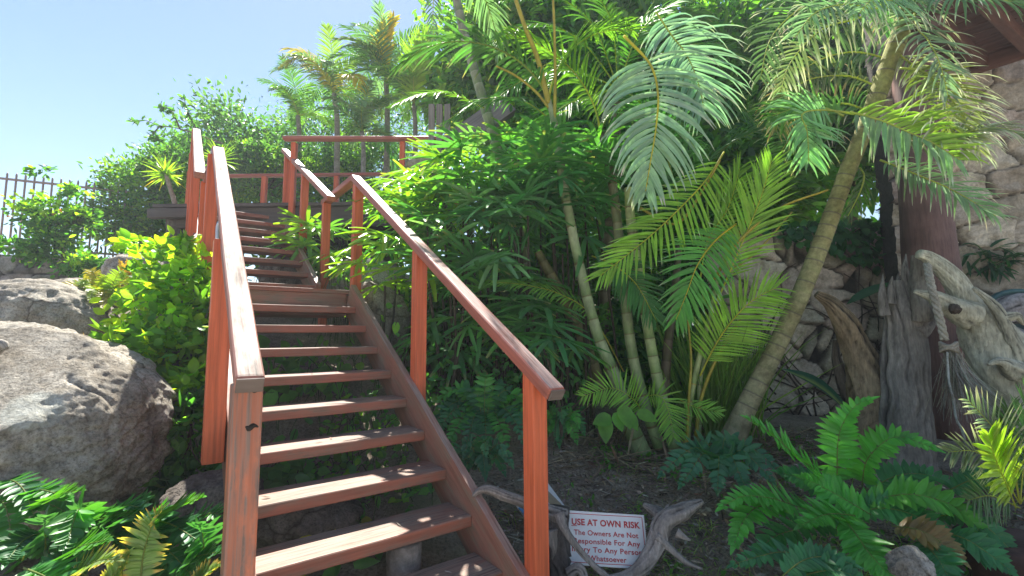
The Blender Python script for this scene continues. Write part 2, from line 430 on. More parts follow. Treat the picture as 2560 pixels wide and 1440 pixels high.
M_tread = woodmat("tread_paint", (.33, .11, .065), (.2, .14, .10), .43, .95, (.24, .18, .14), .5, 20, .85)
M_string = woodmat("stringer_paint", (.34, .15, .10), (.25, .2, .14), .43, .5, (.42, .30, .27), .5, 14, .9)
M_rail = woodmat("rail_paint", (.38, .115, .075), (.27, .19, .16), .6, .85, (.42, .33, .30), .36, 22, .6)
M_railw = woodmat("rail_bleached", (.36, .15, .11), (.3, .24, .2), .5, 1., (.27, .235, .2), .6, 30, .8)
M_deck = woodmat("deck_timber", (.1, .085, .075), (.14, .12, .1), .5, .4, (.2, .17, .15), .6, 18, .8)
M_rock = rockmat("granite")
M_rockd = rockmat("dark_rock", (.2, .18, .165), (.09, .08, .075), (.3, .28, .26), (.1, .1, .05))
M_pillar = woodmat("pillar_wood", (.17, .08, .06), (.2, .13, .11), .5, .2, (.3, .25, .22), .5, 8, .7)

# ------------------------------------------------------------------ ground
def soilmat():
    m, n, l = newmat("garden_soil")
    tc = n.new("ShaderNodeTexCoord"); v = tc.outputs['Object']
    a = noise(n, l, v, 3, 8, .7); b_ = noise(n, l, v, 55, 6, .7); g = noise(n, l, v, 1.1, 6, .6)
    r1 = ramp(n, [(.3, (.10, .08, .06)), (.48, (.30, .25, .20)), (.66, (.44, .38, .32))]); l.new(b_, r1.inputs[0])
    r2 = ramp(n, [(.35, (.6, .58, .55)), (.65, (1.25, 1.2, 1.1))]); l.new(a, r2.inputs[0])
    c = mixc(n, l, 1., r1.outputs[0], r2.outputs[0], 'MULTIPLY')
    r3 = ramp(n, [(.52, (0, 0, 0)), (.66, (.7, .7, .7))]); l.new(g, r3.inputs[0])
    c = mixc(n, l, r3.outputs[0], c, (.17, .19, .09))
    b = n.new("ShaderNodeBsdfPrincipled"); b.inputs['Roughness'].default_value = .95; l.new(c, b.inputs['Base Color'])
    bp = n.new("ShaderNodeBump"); bp.inputs['Strength'].default_value = .9; bp.inputs['Distance'].default_value = .03; l.new(b_, bp.inputs['Height']); l.new(bp.outputs[0], b.inputs['Normal'])
    o = n.new("ShaderNodeOutputMaterial"); l.new(b.outputs[0], o.inputs[0]); return m
def warp(k, n): 
    t = np.linspace(-1, 1, n); return np.sign(t) * (np.abs(t) * 14 + np.abs(t) ** 7 * k)
gx = warp(900, 261); gy = warp(900, 261) + 4
GX, GY = np.meshgrid(gx, gy); GZ = gz(GX, GY)
for i in range(261):
    for j in range(261):
        if abs(GX[i, j]) < 6 and -1 < GY[i, j] < 9:
            GZ[i, j] += .025 * mnoise.fractal(Vector((GX[i, j] * 4, GY[i, j] * 4, 0)), 1, 2, 4)
mb = MB(); idx = np.arange(261 * 261).reshape(261, 261)
mb.add(np.stack([GX, GY, GZ], -1).reshape(-1, 3), np.stack([idx[:-1, :-1], idx[:-1, 1:], idx[1:, 1:], idx[1:, :-1]], -1).reshape(-1, 4), (.1, .08, .06))
tag(mb.build("ground", soilmat()), kind="structure")


# unseen pale paving added around and behind the camera to bounce light into shade
def bouncemat():
    m, n, l = newmat("bounce_paving")
    tc = n.new("ShaderNodeTexCoord"); b_ = n.new("ShaderNodeTexBrick"); b_.offset = .5
    l.new(mapping(n, l, tc.outputs['Object'], (1, 1, 1)), b_.inputs['Vector']); b_.inputs['Scale'].default_value = 1.6
    b_.inputs['Color1'].default_value = (.76, .73, .68, 1); b_.inputs['Color2'].default_value = (.68, .65, .6, 1); b_.inputs['Mortar'].default_value = (.3, .28, .25, 1); b_.inputs['Mortar Size'].default_value = .012
    p = n.new("ShaderNodeBsdfPrincipled"); p.inputs['Roughness'].default_value = .8; l.new(b_.outputs[0], p.inputs['Base Color'])
    o = n.new("ShaderNodeOutputMaterial"); l.new(p.outputs[0], o.inputs[0]); return m
mb = MB(); tx, ty = np.meshgrid(np.linspace(-9, 9, 61), np.linspace(-16, 1.05, 61))
tz = np.full_like(tx, -1.36); i_ = np.arange(61 * 61).reshape(61, 61)
mb.add(np.stack([tx, ty, tz], -1).reshape(-1, 3), np.stack([i_[:-1, :-1], i_[:-1, 1:], i_[1:, 1:], i_[1:, :-1]], -1).reshape(-1, 4), (.5, .5, .5))
fr_ = np.array([[x, 1.05, z] for x in np.linspace(-9, 9, 31) for z in (-1.36, -1.8)]); i_ = np.arange(62).reshape(31, 2)
mb.add(fr_, np.stack([i_[:-1, 0], i_[:-1, 1], i_[1:, 1], i_[1:, 0]], -1), (.5, .5, .5))
tag(mb.build("bounce_terrace", bouncemat(), smooth=False), kind="structure")
# ------------------------------------------------------------------ staircase
st = thing("wooden_staircase", "long red-brown wooden staircase of two open flights with worn handrails climbing to the deck", "staircase", LF(1, -.5, -.4))
for k in range(-1, 9):
    c = LF(k * RUN + .135, -.535, k * RISE - .031)
    board("tread", st, c - S * .535, c + S * .535, .27, .062, D, M_tread, .012, 3)
for l in (.0225, -1.0925):
    z0, sl = -.085, .618
    e = Vector(D * 1 + UP * sl).normalized()
    # stringer: a plank whose top edge runs at z=.115+.609a
    a0, a1 = -.78, 2.62
    board("stringer", st, LF(a0, l, .115 + .609 * a0 - .18), LF(a1, l, .115 + .609 * a1 - .18), .05, .315, S, M_string, .005)
# landing
for i in range(3):
    a = 2.66 + .13 + i * .265
    board("landing_board", st, LF(a, -1.12, 9 * RISE - .02), LF(a, .03, 9 * RISE - .02), .26, .04, D, M_tread, .006)
board("landing_riser", st, LF(2.70, -1.08, 9 * RISE - .145), LF(2.70, .0, 9 * RISE - .145), .21, .035, UP, M_string, .004)
board("landing_riser", st, LF(3.42, -1.08, 9 * RISE - .145), LF(3.42, .0, 9 * RISE - .145), .21, .035, UP, M_string, .004)
for l in (.02, -1.09):
    board("landing_joist", st, LF(2.74, l, 9 * RISE - .15), LF(3.4, l, 9 * RISE - .15), .045, .2, S, M_string, .004)
# upper flight
for k in range(8):
    c = UF(k * URUN + .13, -.535, k * URISE - .028)
    board("tread", st, c - S * .535, c + S * .535, .26, .056, D, M_tread, .01, 3)
for l in (.0225, -1.0925):
    a0, a1 = .0, 2.5
    board("stringer", st, UF(a0, l, .02 + .56 * a0 - .13), UF(a1, l, .02 + .56 * a1 - .13), .055, .27, S, M_string, .006)
# posts: (function, a, lateral, z bottom, z top)
def post(F, a, l, zb, zt, mat=M_post, w=.09, t=.085):
    return board("post", st, F(a, l, zb), F(a, l, zt), w, t, S, mat, .007)
post(LF, -.15, .09, -.42, .985, M_post)
post(LF, 1.20, .09, .5, 1.80, M_post)
post(LF, 2.68, .09, 1.25, 2.72, M_post)
post(LF, 3.88, .09, 1.25, 2.80, M_post)
post(UF, 1.14, .09, .35, 1.64, M_post)
post(UF, 2.43, .09, 1.0, 2.33, M_post)
NEWEL = post(LF, -.06, -1.163, -.6, .995, M_newel, .095, .10)
post(LF, 1.02, -1.175, .5, 1.70, M_post, .10)
post(LF, 2.70, -1.163, 1.15, 2.74, M_post)
post(LF, 3.86, -1.163, 1.15, 2.82, M_post)
post(UF, 1.14, -1.13, .2, 1.64, M_post)
post(UF, 2.60, -1.13, .9, 2.46, M_post)
post(UF, 3.7, -1.13, 1.0, 2.47, M_post)
post(UF, 4.75, -1.13, 1.0, 2.47, M_post)
RAILS = []
def rail(F, a0, l0, z0, a1, l1, z1, mat, w=.098, h=.066):
    p0, p1 = F(a0, l0, z0 - h / 2), F(a1, l1, z1 - h / 2)
    RAILS.append(board("handrail", st, p0, p1, w, h, S, mat, .016, 3)); return RAILS[-1]
rail(LF, -.31, .09, .915, 2.78, .09, 2.842, M_rail)
rail(LF, 2.75, .09, 2.838, 3.98, .09, 2.862, M_rail)
rail(UF, -.20, .09, .985, 2.72, .09, 2.523, M_rail)
rail(LF, -.135, -1.163, 1.030, 2.80, -1.128, 2.860, M_railw, .092)
rail(LF, 2.77, -1.128, 2.856, 3.98, -1.14, 2.87, M_rail)
rail(UF, -.22, -1.13, 1.0, 2.80, -1.115, 2.575, M_railw)
rail(UF, 2.77, -1.115, 2.57, 5.0, -1.115, 2.50, M_rail)
M_end = woodmat("end_grain", (.16, .12, .10), (.22, .18, .15), .45, .2, (.3, .26, .22), .7, 6, .8)
for (F, a, l_, z, sl) in ((LF, -.315, .09, .915, .624), (LF, -.14, -1.163, 1.030, .622)):
    e = nz(D + UP * sl); u_ = np.cross(S, e); u_ = u_ if u_[2] > 0 else -u_
    p = F(a, l_, z - .033 + (-.003 if l_ > 0 else -.002)); eg = board("end_grain", st, p - S * .043, p + S * .043, .056, .007, u_, M_end, .003)
    under(eg, RAILS[0 if l_ > 0 else 3])
# thin bent pipe on the outside of the left rail
mbp = MB(); q = PL([(552, 552, 3.1), (545, 562, 3.1), (543, 590, 3.1), (543, 650, 3.1)])
tube(mbp, q, .011, 8, (.5, .5, .52), n=14)
mbp.build("bracket_pipe", plain("galvanised", (.5, .51, .53), .35, .7), st)
# knot hole and splits on the newel
M_knot = attrmat("knot", .9, 40, .5)
for (x, y, w) in ((630, 1067, .021), (642, 972, .016)):
    q = P(x, y, 1.0); q = hit(x, y, LF(-.06 - .0505 + .003, -1.163, 0), D)
    mbk = MB(); tube(mbk, np.array([q - S * w + UP * .004, q - S * w * .4 - UP * .003, q + S * w * .2 + UP * .004, q + S * w - UP * .003]), [.003, .011, .0075, .003], 10, (.03, .022, .018), n=20, rough=.3, rfreq=3)
    under(mbk.build("knot_hole", M_knot, st), NEWEL)

# ------------------------------------------------------------------ timber deck
dk = thing("timber_deck", "dark weathered timber deck on log posts at the head of the wooden stairs", "deck", (-3, 7.2, .8))
for i in range(13):
    y = 6.83 + i * .152
    board("deck_board", dk, (-5.35 - i * .07, y + .02, 1.975), (-.7, y - .03, 1.975), .146, .05, (0, 1, 0), M_deck, .005)
board("fascia_beam", dk, (-5.2, 6.9, 1.80), (-.8, 6.82, 1.80), .08, .29, (0, 1, 0), M_deck, .01)
mbb = MB(); tube(mbb, [(-5.0, 7.5, 1.7), (-.8, 7.45, 1.7)], .13, 12, (.06, .05, .045), n=10, rough=.1)
tube(mbb, [(-5.4, 8.3, 1.7), (-.8, 8.3, 1.7)], .13, 12, (.06, .05, .045), n=10, rough=.1)
mbb.build("log_beam", M_bark, dk)
for (x, y) in ((-5.12, 6.95), (-4.72, 7.02), (-1.35, 6.98), (-5.3, 8.3), (-2.2, 8.2), (-3.6, 8.3)):
    m2 = MB(); z = float(gz(x, y))
    tube(m2, [(x, y, z - .2), (x + .02, y, 1.0), (x, y, 1.94)], [.125, .12, .115], 12, (.17, .155, .135), n=10, rough=.1, groove=.12)
    m2.build("log_post", M_bark, dk)
board("beam_end", dk, (-5.35, 6.74, 1.84), (-4.66, 6.74, 1.84), .12, .14, (0, 1, 0), M_deck, .015)
def dpost(p, zt, w=.075): board("rail_post", dk, (p[0], p[1], 1.8), (p[0], p[1], zt), w, w, (1, 0, 0), M_post, .006)
board("handrail", dk, (-3.36, 6.63, 2.93), (-.7, 6.70, 2.93), .10, .055, (0, 1, 0), M_rail, .012, 3)
for x in (-3.24, -1.62, -.8): dpost((x, 6.72), 2.9)
board("handrail", dk, (-5.7, 8.05, 2.87), (-1.2, 8.0, 2.87), .09, .05, (0, 1, 0), M_rail, .012, 3)
for x in (-5.6, -4.38, -3.1, -1.9): dpost((x, 8.04), 2.85, .08)

# log under the second tread
ml = MB(); q = G(1010, 1436, 1.5); b = hit(1012, 1360, LF(RUN + .15, 0, RISE - .07), D)
tube(ml, [(b[0], b[1], float(gz(b[0], b[1])) - .15), (b[0], b[1], b[2] + .015)], [.093, .09], 20, (.36, .32, .28), n=10, rough=.05, groove=.1)
solo("support_log", ml, M_bark, "short grey round log standing upright under the second lowest visible stair tread", "log")
# ------------------------------------------------------------------ rocks
def rock(name, c, rad, rot, seed, label, mat, amt=.16, group=None, cuts=3, sub=5, freq=1.1):
    bm = bmesh.new(); bmesh.ops.create_icosphere(bm, subdivisions=sub, radius=1)
    rs = np.random.default_rng(seed); o = Vector(rs.uniform(-50, 50, 3))
    pl = [(Vector(nz(rs.normal(0, 1, 3) * np.array([1, 1, .8]))), rs.uniform(.72, .9)) for _ in range(cuts)]
    for v in bm.verts:
        p = v.co.normalized()
        r = 1 + amt * mnoise.fractal(p * freq + o, .9, 2.1, 5) + amt * .3 * mnoise.fractal(p * 4.5 + o, .7, 2, 6) - amt * .22 * (1 - min(1, abs(mnoise.noise(p * 2.3 + o)) * 9))
        q = p * r
        for n_, d_ in pl:
            k = q.dot(n_) - d_
            if k > 0: q -= n_ * k * .85
        v.co = Vector((q.x * rad[0], q.y * rad[1], q.z * rad[2]))
    for f in bm.faces: f.smooth = True
    me = bpy.data.meshes.new(name); bm.to_mesh(me); bm.free(); me.materials.append(mat)
    ob = bpy.data.objects.new(name, me); COL.objects.link(ob); ob.location = Vector(c); ob.rotation_euler = [R(a) for a in rot]
    return tag(ob, label, "rock" if max(rad) < .4 else "boulder", group)
def lichenspot(ob, px, py):
    M = ob.rotation_euler.to_matrix(); r = nz(_ray(px, py)); best = None
    for v in ob.data.vertices:
        w = np.array(M @ v.co + ob.location); k = w @ r
        d = np.linalg.norm(w - r * k)
        if d < .03 and (best is None or k < best[0]): best = (k, v.co.copy())
    ob.data.materials.clear(); ob.data.materials.append(rockmat("granite_lichen", spot=(*best[1], .15)))
BG = "granite boulders on the slope"
rock("boulder", P(55, 1050, 2.72), (.76, .62, .46), (22, 24, -8), 3, "biggest pale granite boulder left of the stairs, sunlit top with a round lichen patch", M_rock, .13, BG, 3, 7)
rock("boulder", P(345, 975, 2.95), (.20, .26, .13), (0, 22, 10), 8, "small cracked granite block lodged on the shoulder of the biggest boulder", M_rock, .2, BG)
rock("boulder", P(115, 805, 4.5), (.58, .5, .40), (0, 14, 5), 15, "rounded grey boulder behind and above the biggest one, below the yellowing fern", M_rock, .10, BG, 1, 6)
rock("boulder", P(215, 738, 5.7), (.52, .4, .2), (0, 4, 0), 21, "low flat grey boulder at the foot of the rubble wall beneath the orange-flowered shrub", M_rock, .15, BG)
rock("boulder", P(-10, 760, 5.6), (.32, .3, .2), (0, 0, 0), 24, "grey boulder cut by the left picture edge under the rubble wall", M_rock, .15, BG)
rock("boulder", P(365, 690, 6.2), (.45, .4, .32), (0, 20, 0), 33, "brownish boulder half hidden behind the lime green shrub by the log posts", M_rock, .15, BG)
rock("boulder", P(905, 725, 6.0), (.55, .45, .42), (0, -8, 10), 41, "grey boulder behind the stair landing beside the lit lady palm", M_rock, .16, BG)
rock("boulder", P(955, 800, 5.0), (.28, .3, .42), (0, -14, 10), 47, "tall grey rock with mossy face right of the lower stair stringer", M_rock, .16, BG)
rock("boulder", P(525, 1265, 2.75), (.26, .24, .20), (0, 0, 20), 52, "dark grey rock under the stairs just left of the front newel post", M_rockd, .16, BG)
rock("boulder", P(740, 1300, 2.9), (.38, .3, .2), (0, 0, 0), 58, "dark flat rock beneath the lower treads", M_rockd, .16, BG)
rock("rock", P(2270, 1435, 2.25), (.10, .1, .13), (0, -10, 20), 63, "grey garden rock with white lichen among the ferns at the lower right", M_rock, .18, None)
rock("rock", G(1905, 1190), (.09, .08, .07), (0, 0, 0), 66, "small tan stone between the dark blue ferns and the bright fern", M_rock, .18, None)
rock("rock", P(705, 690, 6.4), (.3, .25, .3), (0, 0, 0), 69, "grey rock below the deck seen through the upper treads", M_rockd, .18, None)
lichenspot([o for o in bpy.data.objects if o.name == 'boulder'][0], 85, 1010)
# ------------------------------------------------------------------ stone walls
def stonewall(name, p0, p1, h, rowh, colw, label, parent=None, seed=1, depth=.05, tint=(.34, .31, .27), an=1.5, res=.02, z0=0., cat="wall", jitter=.3, thick=.3):
    p0 = np.array(p0); p1 = np.array(p1); Lw = np.linalg.norm(p1 - p0); ux = (p1 - p0) / Lw
    nrm = np.cross(UP, ux) * -1; nrm = nz(np.cross(ux, UP))
    rs = np.random.default_rng(seed)
    nu, nv = int(Lw / res), int(h / res)
    uu, vv = np.meshgrid(np.linspace(0, Lw, nu), np.linspace(0, h, nv), indexing='ij')
    seeds = []
    v = 0.; k = 0
    while v < h + rowh:
        u = rs.uniform(-colw, 0)
        rh = rowh * rs.uniform(.75, 1.3)
        while u < Lw + colw:
            w = colw * rs.uniform(.55, 1.5)
            seeds.append((u + w / 2, v + rh / 2 + rs.normal(0, rowh * jitter * .35)))
            u += w
        v += rh; k += 1
    seeds = np.array(seeds)
    wx = .03 * np.sin(uu * 9 + vv * 4) + .02 * np.sin(uu * 23 - vv * 13); wy = .025 * np.sin(uu * 7.3 + 1) * np.cos(vv * 11)
    d = np.sqrt(((uu + wx)[..., None] - seeds[:, 0]) ** 2 + (((vv + wy)[..., None] - seeds[:, 1]) * an) ** 2)
    o = np.argpartition(d, 1, axis=-1)[..., :2]
    oo = np.argsort(np.take_along_axis(d, o, -1), -1); o = np.take_along_axis(o, oo, -1)
    d1 = np.take_along_axis(d, o[..., :1], -1)[..., 0]; d2 = np.take_along_axis(d, o[..., 1:2], -1)[..., 0]
    e = np.clip((d2 - d1 - .008) / .036, 0, 1); e = 1 - (1 - e) ** 2.2
    cid = o[..., 0]
    hgt = rs.uniform(.55, 1.25, len(seeds))[cid]; tx = rs.normal(0, .12, len(seeds))[cid]; ty = rs.normal(0, .12, len(seeds))[cid]
    fine = np.zeros_like(uu)
    for i in range(nu):
        for j in range(nv):
            fine[i, j] = mnoise.fractal(Vector((uu[i, j] * 6, vv[i, j] * 6, seed)), .9, 2.1, 4)
    disp = e * (depth * hgt + tx * (uu - seeds[cid, 0]) * .5 + ty * (vv - seeds[cid, 1]) * .5 + depth * .35 * fine) + depth * .06 * fine
    V = p0 + ux * uu[..., None] + UP * vv[..., None] + nrm * disp[..., None]
    base = np.array(tint); colr = base * rs.uniform(.65, 1.3, (len(seeds), 1)) * (1 + .025 * rs.standard_normal((len(seeds), 3)))
    mort = base * .1
    C = mort * (1 - e[..., None]) + colr[cid] * e[..., None]
    m = MB(); idx = np.arange(nu * nv).reshape(nu, nv)
    m.add(V.reshape(-1, 3), np.stack([idx[:-1, :-1], idx[1:, :-1], idx[1:, 1:], idx[:-1, 1:]], -1).reshape(-1, 4), C.reshape(-1, 3))
    # top and body behind the face
    bk = -nrm * thick
    fr = V[:, -1]; n2 = len(fr)
    m.add(np.concatenate([fr, fr * [1, 1, 1] + bk]), [[i, i + 1, n2 + i + 1, n2 + i] for i in range(n2 - 1)], mort * 1.6)
    for ed in (V[0], V[-1]):
        n2 = len(ed); m.add(np.concatenate([ed, ed + bk]), [[i, i + 1, n2 + i + 1, n2 + i] for i in range(n2 - 1)], mort * 1.6)
    if parent is not None: return m.build("wall", M_stone, parent)
    return solo(name, m, M_stone, label, cat, loc=p0)
a = P(-260, 740, 7.6); b = P(350, 740, 8.6); zt = P(60, 634, 7.9)[2]
a[2] = b[2] = .3
stonewall("rubble_wall", a, b, zt - .3, .2, .3, "low dry rubble stone wall under the iron fence at the left edge", seed=5, depth=.07, tint=(.30, .28, .26), an=1.3, res=.028, jitter=1.)
hs = thing("stone_house", "stone block house wall with dark brown timber eave at the right edge", "house", (4.6, 5.3, -1))
a = P(2265, 1000, 5.25); b = P(2900, 1000, 4.7); a[2] = b[2] = -1.3
stonewall("wall", a, b, 6.4, .30, .52, "", hs, 11, .10, (.50, .44, .35), 1.6, .019, jitter=.25)
a2 = P(1780, 1000, 5.75); a2[2] = -1.3; b2 = a + np.array([.75, .35, 0])
stonewall("garden_wall", a2, b2, 2.6, .27, .33, "crazy paved sandstone wall behind the leaning palm trunk, laced with bare vines", None, 17, .075, (.56, .48, .385), 1.15, .02, jitter=1.3)
# eave: fascia, rafters, soffit boards
e0, e1 = P(2425, 172, 4.9), P(2760, 60, 4.1)
board("fascia_board", hs, e0, e1, .06, .16, (0, 1, 0), M_pillar, .008)
dn = nz(np.cross(e1 - e0, UP)); back = dn if dn[1] < 0 else -dn
for i in range(9):
    q = .16 * i * back + UP * (.10 + .008 * i)
    board("soffit_board", hs, e0 + q + nz(e1 - e0) * -.15 , e1 + q, .158, .03, back, M_pillar, .004)
for i in range(3):
    q = e0 + (e1 - e0) * (.12 + .36 * i)
    board("rafter", hs, q + UP * .02, q + back * 1.3 + UP * .03, .09, .12, e1 - e0, M_pillar, .008)

# ------------------------------------------------------------------ log pillar
pc = np.array([P(2400, 1190, 4.55), P(2372, 1000, 4.58), P(2330, 690, 4.6), P(2312, 520, 4.62), P(2290, 300, 4.62), P(2268, 90, 4.62), P(2250, -120, 4.62)])
pc[0, 2] -= .2
m = MB(); tube(m, pc, [.235, .23, .222, .205, .175, .145, .13], 28, (.2, .105, .085), n=50, rough=.05, groove=.06, rfreq=2,
     colf=lambda t, i: np.array([.17, .095, .08]) * (1 + .12 * math.sin(i * 2.3)))
solo("log_pillar", m, attrmat("pillar_bark", .55, 12, .35, (4, 4, .35), (.7, .66, .66), 3), "thick smooth reddish brown log pillar in front of the stone house wall", "pillar")

# ------------------------------------------------------------------ driftwood
DW = (.33, .29, .25)
def dw(mb, pts, rpx, col=DW, seg=18, n=30, rough=.22, groove=.28, rfreq=3., wob=.35, twist=1.2):
    q = resample(PL(pts), n * 2); r = np.interp(np.linspace(0, 1, n * 2), np.linspace(0, 1, len(rpx)), np.array(rpx) * np.array([p[2] for p in pts]) / FPX * .88)
    for i in range(len(q)):
        q[i] += np.array(mnoise.noise_vector(Vector(q[i] * 4.))) * min(r[i], .05) * wob
    seg = seg * 2
    T = nz(np.gradient(q, axis=0)); A = nz(np.cross(T, [.31, .2, .93])); B = np.cross(T, A)
    th = np.linspace(0, 2 * np.pi, seg, endpoint=False); o = Vector(q[0] * 3)
    V = np.zeros((len(q), seg, 3)); C = np.zeros((len(q), seg, 3)); sl = np.r_[0, np.cumsum(np.linalg.norm(np.diff(q, axis=0), axis=1))]
    for i in range(len(q)):
        for j in range(seg):
            c_, s_ = math.cos(th[j]), math.sin(th[j])
            tw = th[j] + sl[i] * twist; gv = mnoise.fractal(Vector((math.cos(tw) * 5.5, math.sin(tw) * 5.5, sl[i] * (1.3 if twist > .5 else .45))) + o, .7, 2.2, 5)
            bl = mnoise.fractal(Vector((c_ * 1.1, s_ * 1.1, sl[i] * 2.6)) + o, 1, 2, 4)
            cr = max(0, -gv - .3)
            k = 1 + rough * .7 * bl + groove * .3 * gv - groove * .9 * cr
            V[i, j] = q[i] + (A[i] * c_ + B[i] * s_) * r[i] * k
            C[i, j] = np.array(col) * (1 + .45 * gv + .25 * bl - 1.1 * cr)
    idx = np.arange(len(q) * seg).reshape(len(q), seg); a_, b_ = idx[:-1], idx[1:]
    f = np.stack([a_, np.roll(a_, -1, 1), np.roll(b_, -1, 1), b_], -1).reshape(-1, 4)
    caps = []
    for ring, fl in ((idx[0], False), (idx[-1], True)):
        for j in range(seg // 2 - 1):
            e_ = [ring[j], ring[j + 1], ring[seg - 2 - j], ring[seg - 1 - j]]; caps.append(e_ if fl else e_[::-1])
    mb.add(V.reshape(-1, 3), np.concatenate([f, np.array(caps)]), np.clip(C.reshape(-1, 3), .02, .9))
m = MB(); g1 = (.27, .25, .22)
dw(m, [(2268, 1240, 3.72), (2265, 1100, 3.74), (2262, 950, 3.75), (2262, 850, 3.75), (2256, 780, 3.75), (2248, 735, 3.75), (2242, 700, 3.75)], [74, 64, 58, 56, 53, 42, 16], g1, 34, 60, .08, .3, wob=.15, twist=.2)
for pts, r in (([(2212, 790, 3.7), (2204, 730, 3.7), (2207, 684, 3.72)], [14, 10, 1]), ([(2228, 760, 3.68), (2226, 715, 3.68), (2231, 690, 3.68)], [12, 9, 1]),
               ([(2290, 800, 3.72), (2270, 720, 3.72), (2262, 680, 3.72), (2265, 634, 3.74)], [26, 15, 12, 1]), ([(2280, 830, 3.7), (2322, 790, 3.7), (2360, 762, 3.66)], [36, 24, 12]),
               ([(2250, 750, 3.82), (2244, 700, 3.83), (2248, 680, 3.83)], [12, 8, 1])):
    dw(m, pts, r, g1, 14, 18)
solo("driftwood_stump", m, M_drift, "tall upright grey driftwood stump with a splintered top in front of the log pillar", "driftwood", "old driftwood by the house")
m = MB(); g2 = (.34, .26, .16)
dw(m, [(2185, 1200, 3.98), (2178, 1050, 3.98), (2160, 930, 3.98), (2125, 830, 3.98), (2085, 765, 3.98), (2040, 735, 4.0)], [70, 62, 50, 40, 30, 10], g2, 24, 44)
dw(m, [(2160, 1150, 4.12), (2120, 990, 4.15), (2092, 900, 4.16), (2088, 850, 4.16)], [30, 26, 18, 6], (.16, .13, .1), 14, 24)
solo("driftwood_stump", m, M_drift, "curved brownish driftwood stump arching left beside the tall splintered stump", "driftwood", "old driftwood by the house")
m = MB(); g3 = (.52, .51, .39)
dw(m, [(2300, 634, 3.42), (2330, 648, 3.42), (2385, 705, 3.4), (2425, 765, 3.38), (2465, 830, 3.36), (2515, 915, 3.32), (2590, 1030, 3.28), (2680, 1160, 3.2)], [13, 25, 32, 60, 68, 76, 92, 112], g3, 28, 60, .2, .3)
dw(m, [(2425, 790, 3.3), (2370, 765, 3.28), (2330, 742, 3.28), (2286, 728, 3.3)], [42, 30, 20, 5], g3, 16, 24)
dw(m, [(2575, 960, 3.2), (2535, 860, 3.2), (2500, 785, 3.22), (2470, 748, 3.24), (2434, 720, 3.26)], [40, 22, 17, 14, 6], g3, 16, 28)
dw(m, [(2540, 930, 3.15), (2500, 905, 3.12), (2470, 912, 3.12)], [30, 16, 4], g3, 12, 14)
dw(m, [(2500, 800, 3.22), (2540, 790, 3.2), (2560, 812, 3.2)], [16, 12, 3], g3, 12, 14)
kn = PL([(2385, 772, 3.2), (2387, 774, 3.17), (2392, 778, 3.16)]); tube(m, kn, [.03, .034, .02], 12, (.09, .07, .055), n=8, rough=.4)
solo("driftwood_log", m, M_drift, "pale yellowish grey driftwood trunk leaning in from the right edge with broken branches", "driftwood", "old driftwood by the house")
m = MB(); dw(m, [(2302, 800, 3.62), (2298, 720, 3.6), (2300, 640, 3.58)], [26, 27, 22], (.24, .22, .18), 16, 24); solo("driftwood_stub", m, M_drift, "short grey driftwood stub standing behind the knob of the leaning pale trunk", "driftwood", "old driftwood by the house")
m = MB(); dw(m, [(2490, 800, 4.3), (2530, 770, 4.3), (2590, 775, 4.3), (2660, 800, 4.3)], [20, 42, 50, 40], (.4, .38, .39), 18, 30, .35, .2, 6); 
dw(m, [(2440, 860, 4.25), (2500, 830, 4.25), (2600, 870, 4.2)], [16, 26, 30], (.3, .29, .29), 14, 24)
solo("driftwood_piece", m, M_drift, "knobbly silver grey driftwood piece in front of the round teal plaque", "driftwood", "old driftwood by the house")
m = MB(); g4 = (.30, .27, .245)
dw(m, [(1182, 1240, 2.66), (1200, 1224, 2.66), (1225, 1222, 2.67), (1262, 1238, 2.68), (1310, 1256, 2.70), (1372, 1284, 2.72), (1410, 1300, 2.74)], [4, 11, 14, 14, 16, 22, 26], g4, 16, 40, .25, .35, 5)
dw(m, [(1392, 1270, 2.78), (1395, 1342, 2.76), (1400, 1400, 2.72), (1404, 1470, 2.7)], [36, 34, 32, 36], (.13, .11, .1), 18, 30, .25, .3)
dw(m, [(1398, 1285, 2.64), (1412, 1325, 2.6), (1445, 1372, 2.57), (1485, 1415, 2.55), (1520, 1445, 2.53)], [14, 11, 9, 8, 8], g4, 12, 30, .25, .3)
dw(m, [(1376, 1330, 2.66), (1384, 1370, 2.65), (1381, 1398, 2.65)], [20, 12, 2], g4, 10, 16)
dw(m, [(1505, 1452, 2.62), (1562, 1444, 2.62), (1608, 1414, 2.62), (1640, 1358, 2.64), (1662, 1300, 2.66), (1708, 1270, 2.68), (1756, 1252, 2.7)], [10, 14, 20, 25, 25, 22, 7], g4, 18, 50, .22, .35, 4)
dw(m, [(1640, 1340, 2.62), (1690, 1385, 2.6), (1720, 1408, 2.58), (1756, 1422, 2.56)], [14, 10, 8, 3], g4, 12, 24)
dw(m, [(1668, 1296, 2.76), (1632, 1276, 2.8), (1608, 1262, 2.82)], [20, 16, 5], g4, 12, 16)
dw(m, [(1690, 1330, 2.64), (1715, 1345, 2.62), (1726, 1350, 2.62)], [14, 8, 2], g4, 10, 12)
dw(m, [(1420, 1432, 2.58), (1445, 1420, 2.56), (1460, 1450, 2.55)], [14, 13, 12], g4, 10, 12)
solo("driftwood_root", m, M_drift, "twisted grey driftwood root holding the white warning sign beside the right newel post", "driftwood")
m = MB(); dw(m, [(-30, 880, 2.5), (2, 862, 2.5), (16, 872, 2.5)], [22, 18, 6], (.4, .37, .33), 12, 18); solo("driftwood_chip", m, M_drift, "bleached driftwood chip on the biggest boulder at the left edge", "driftwood")

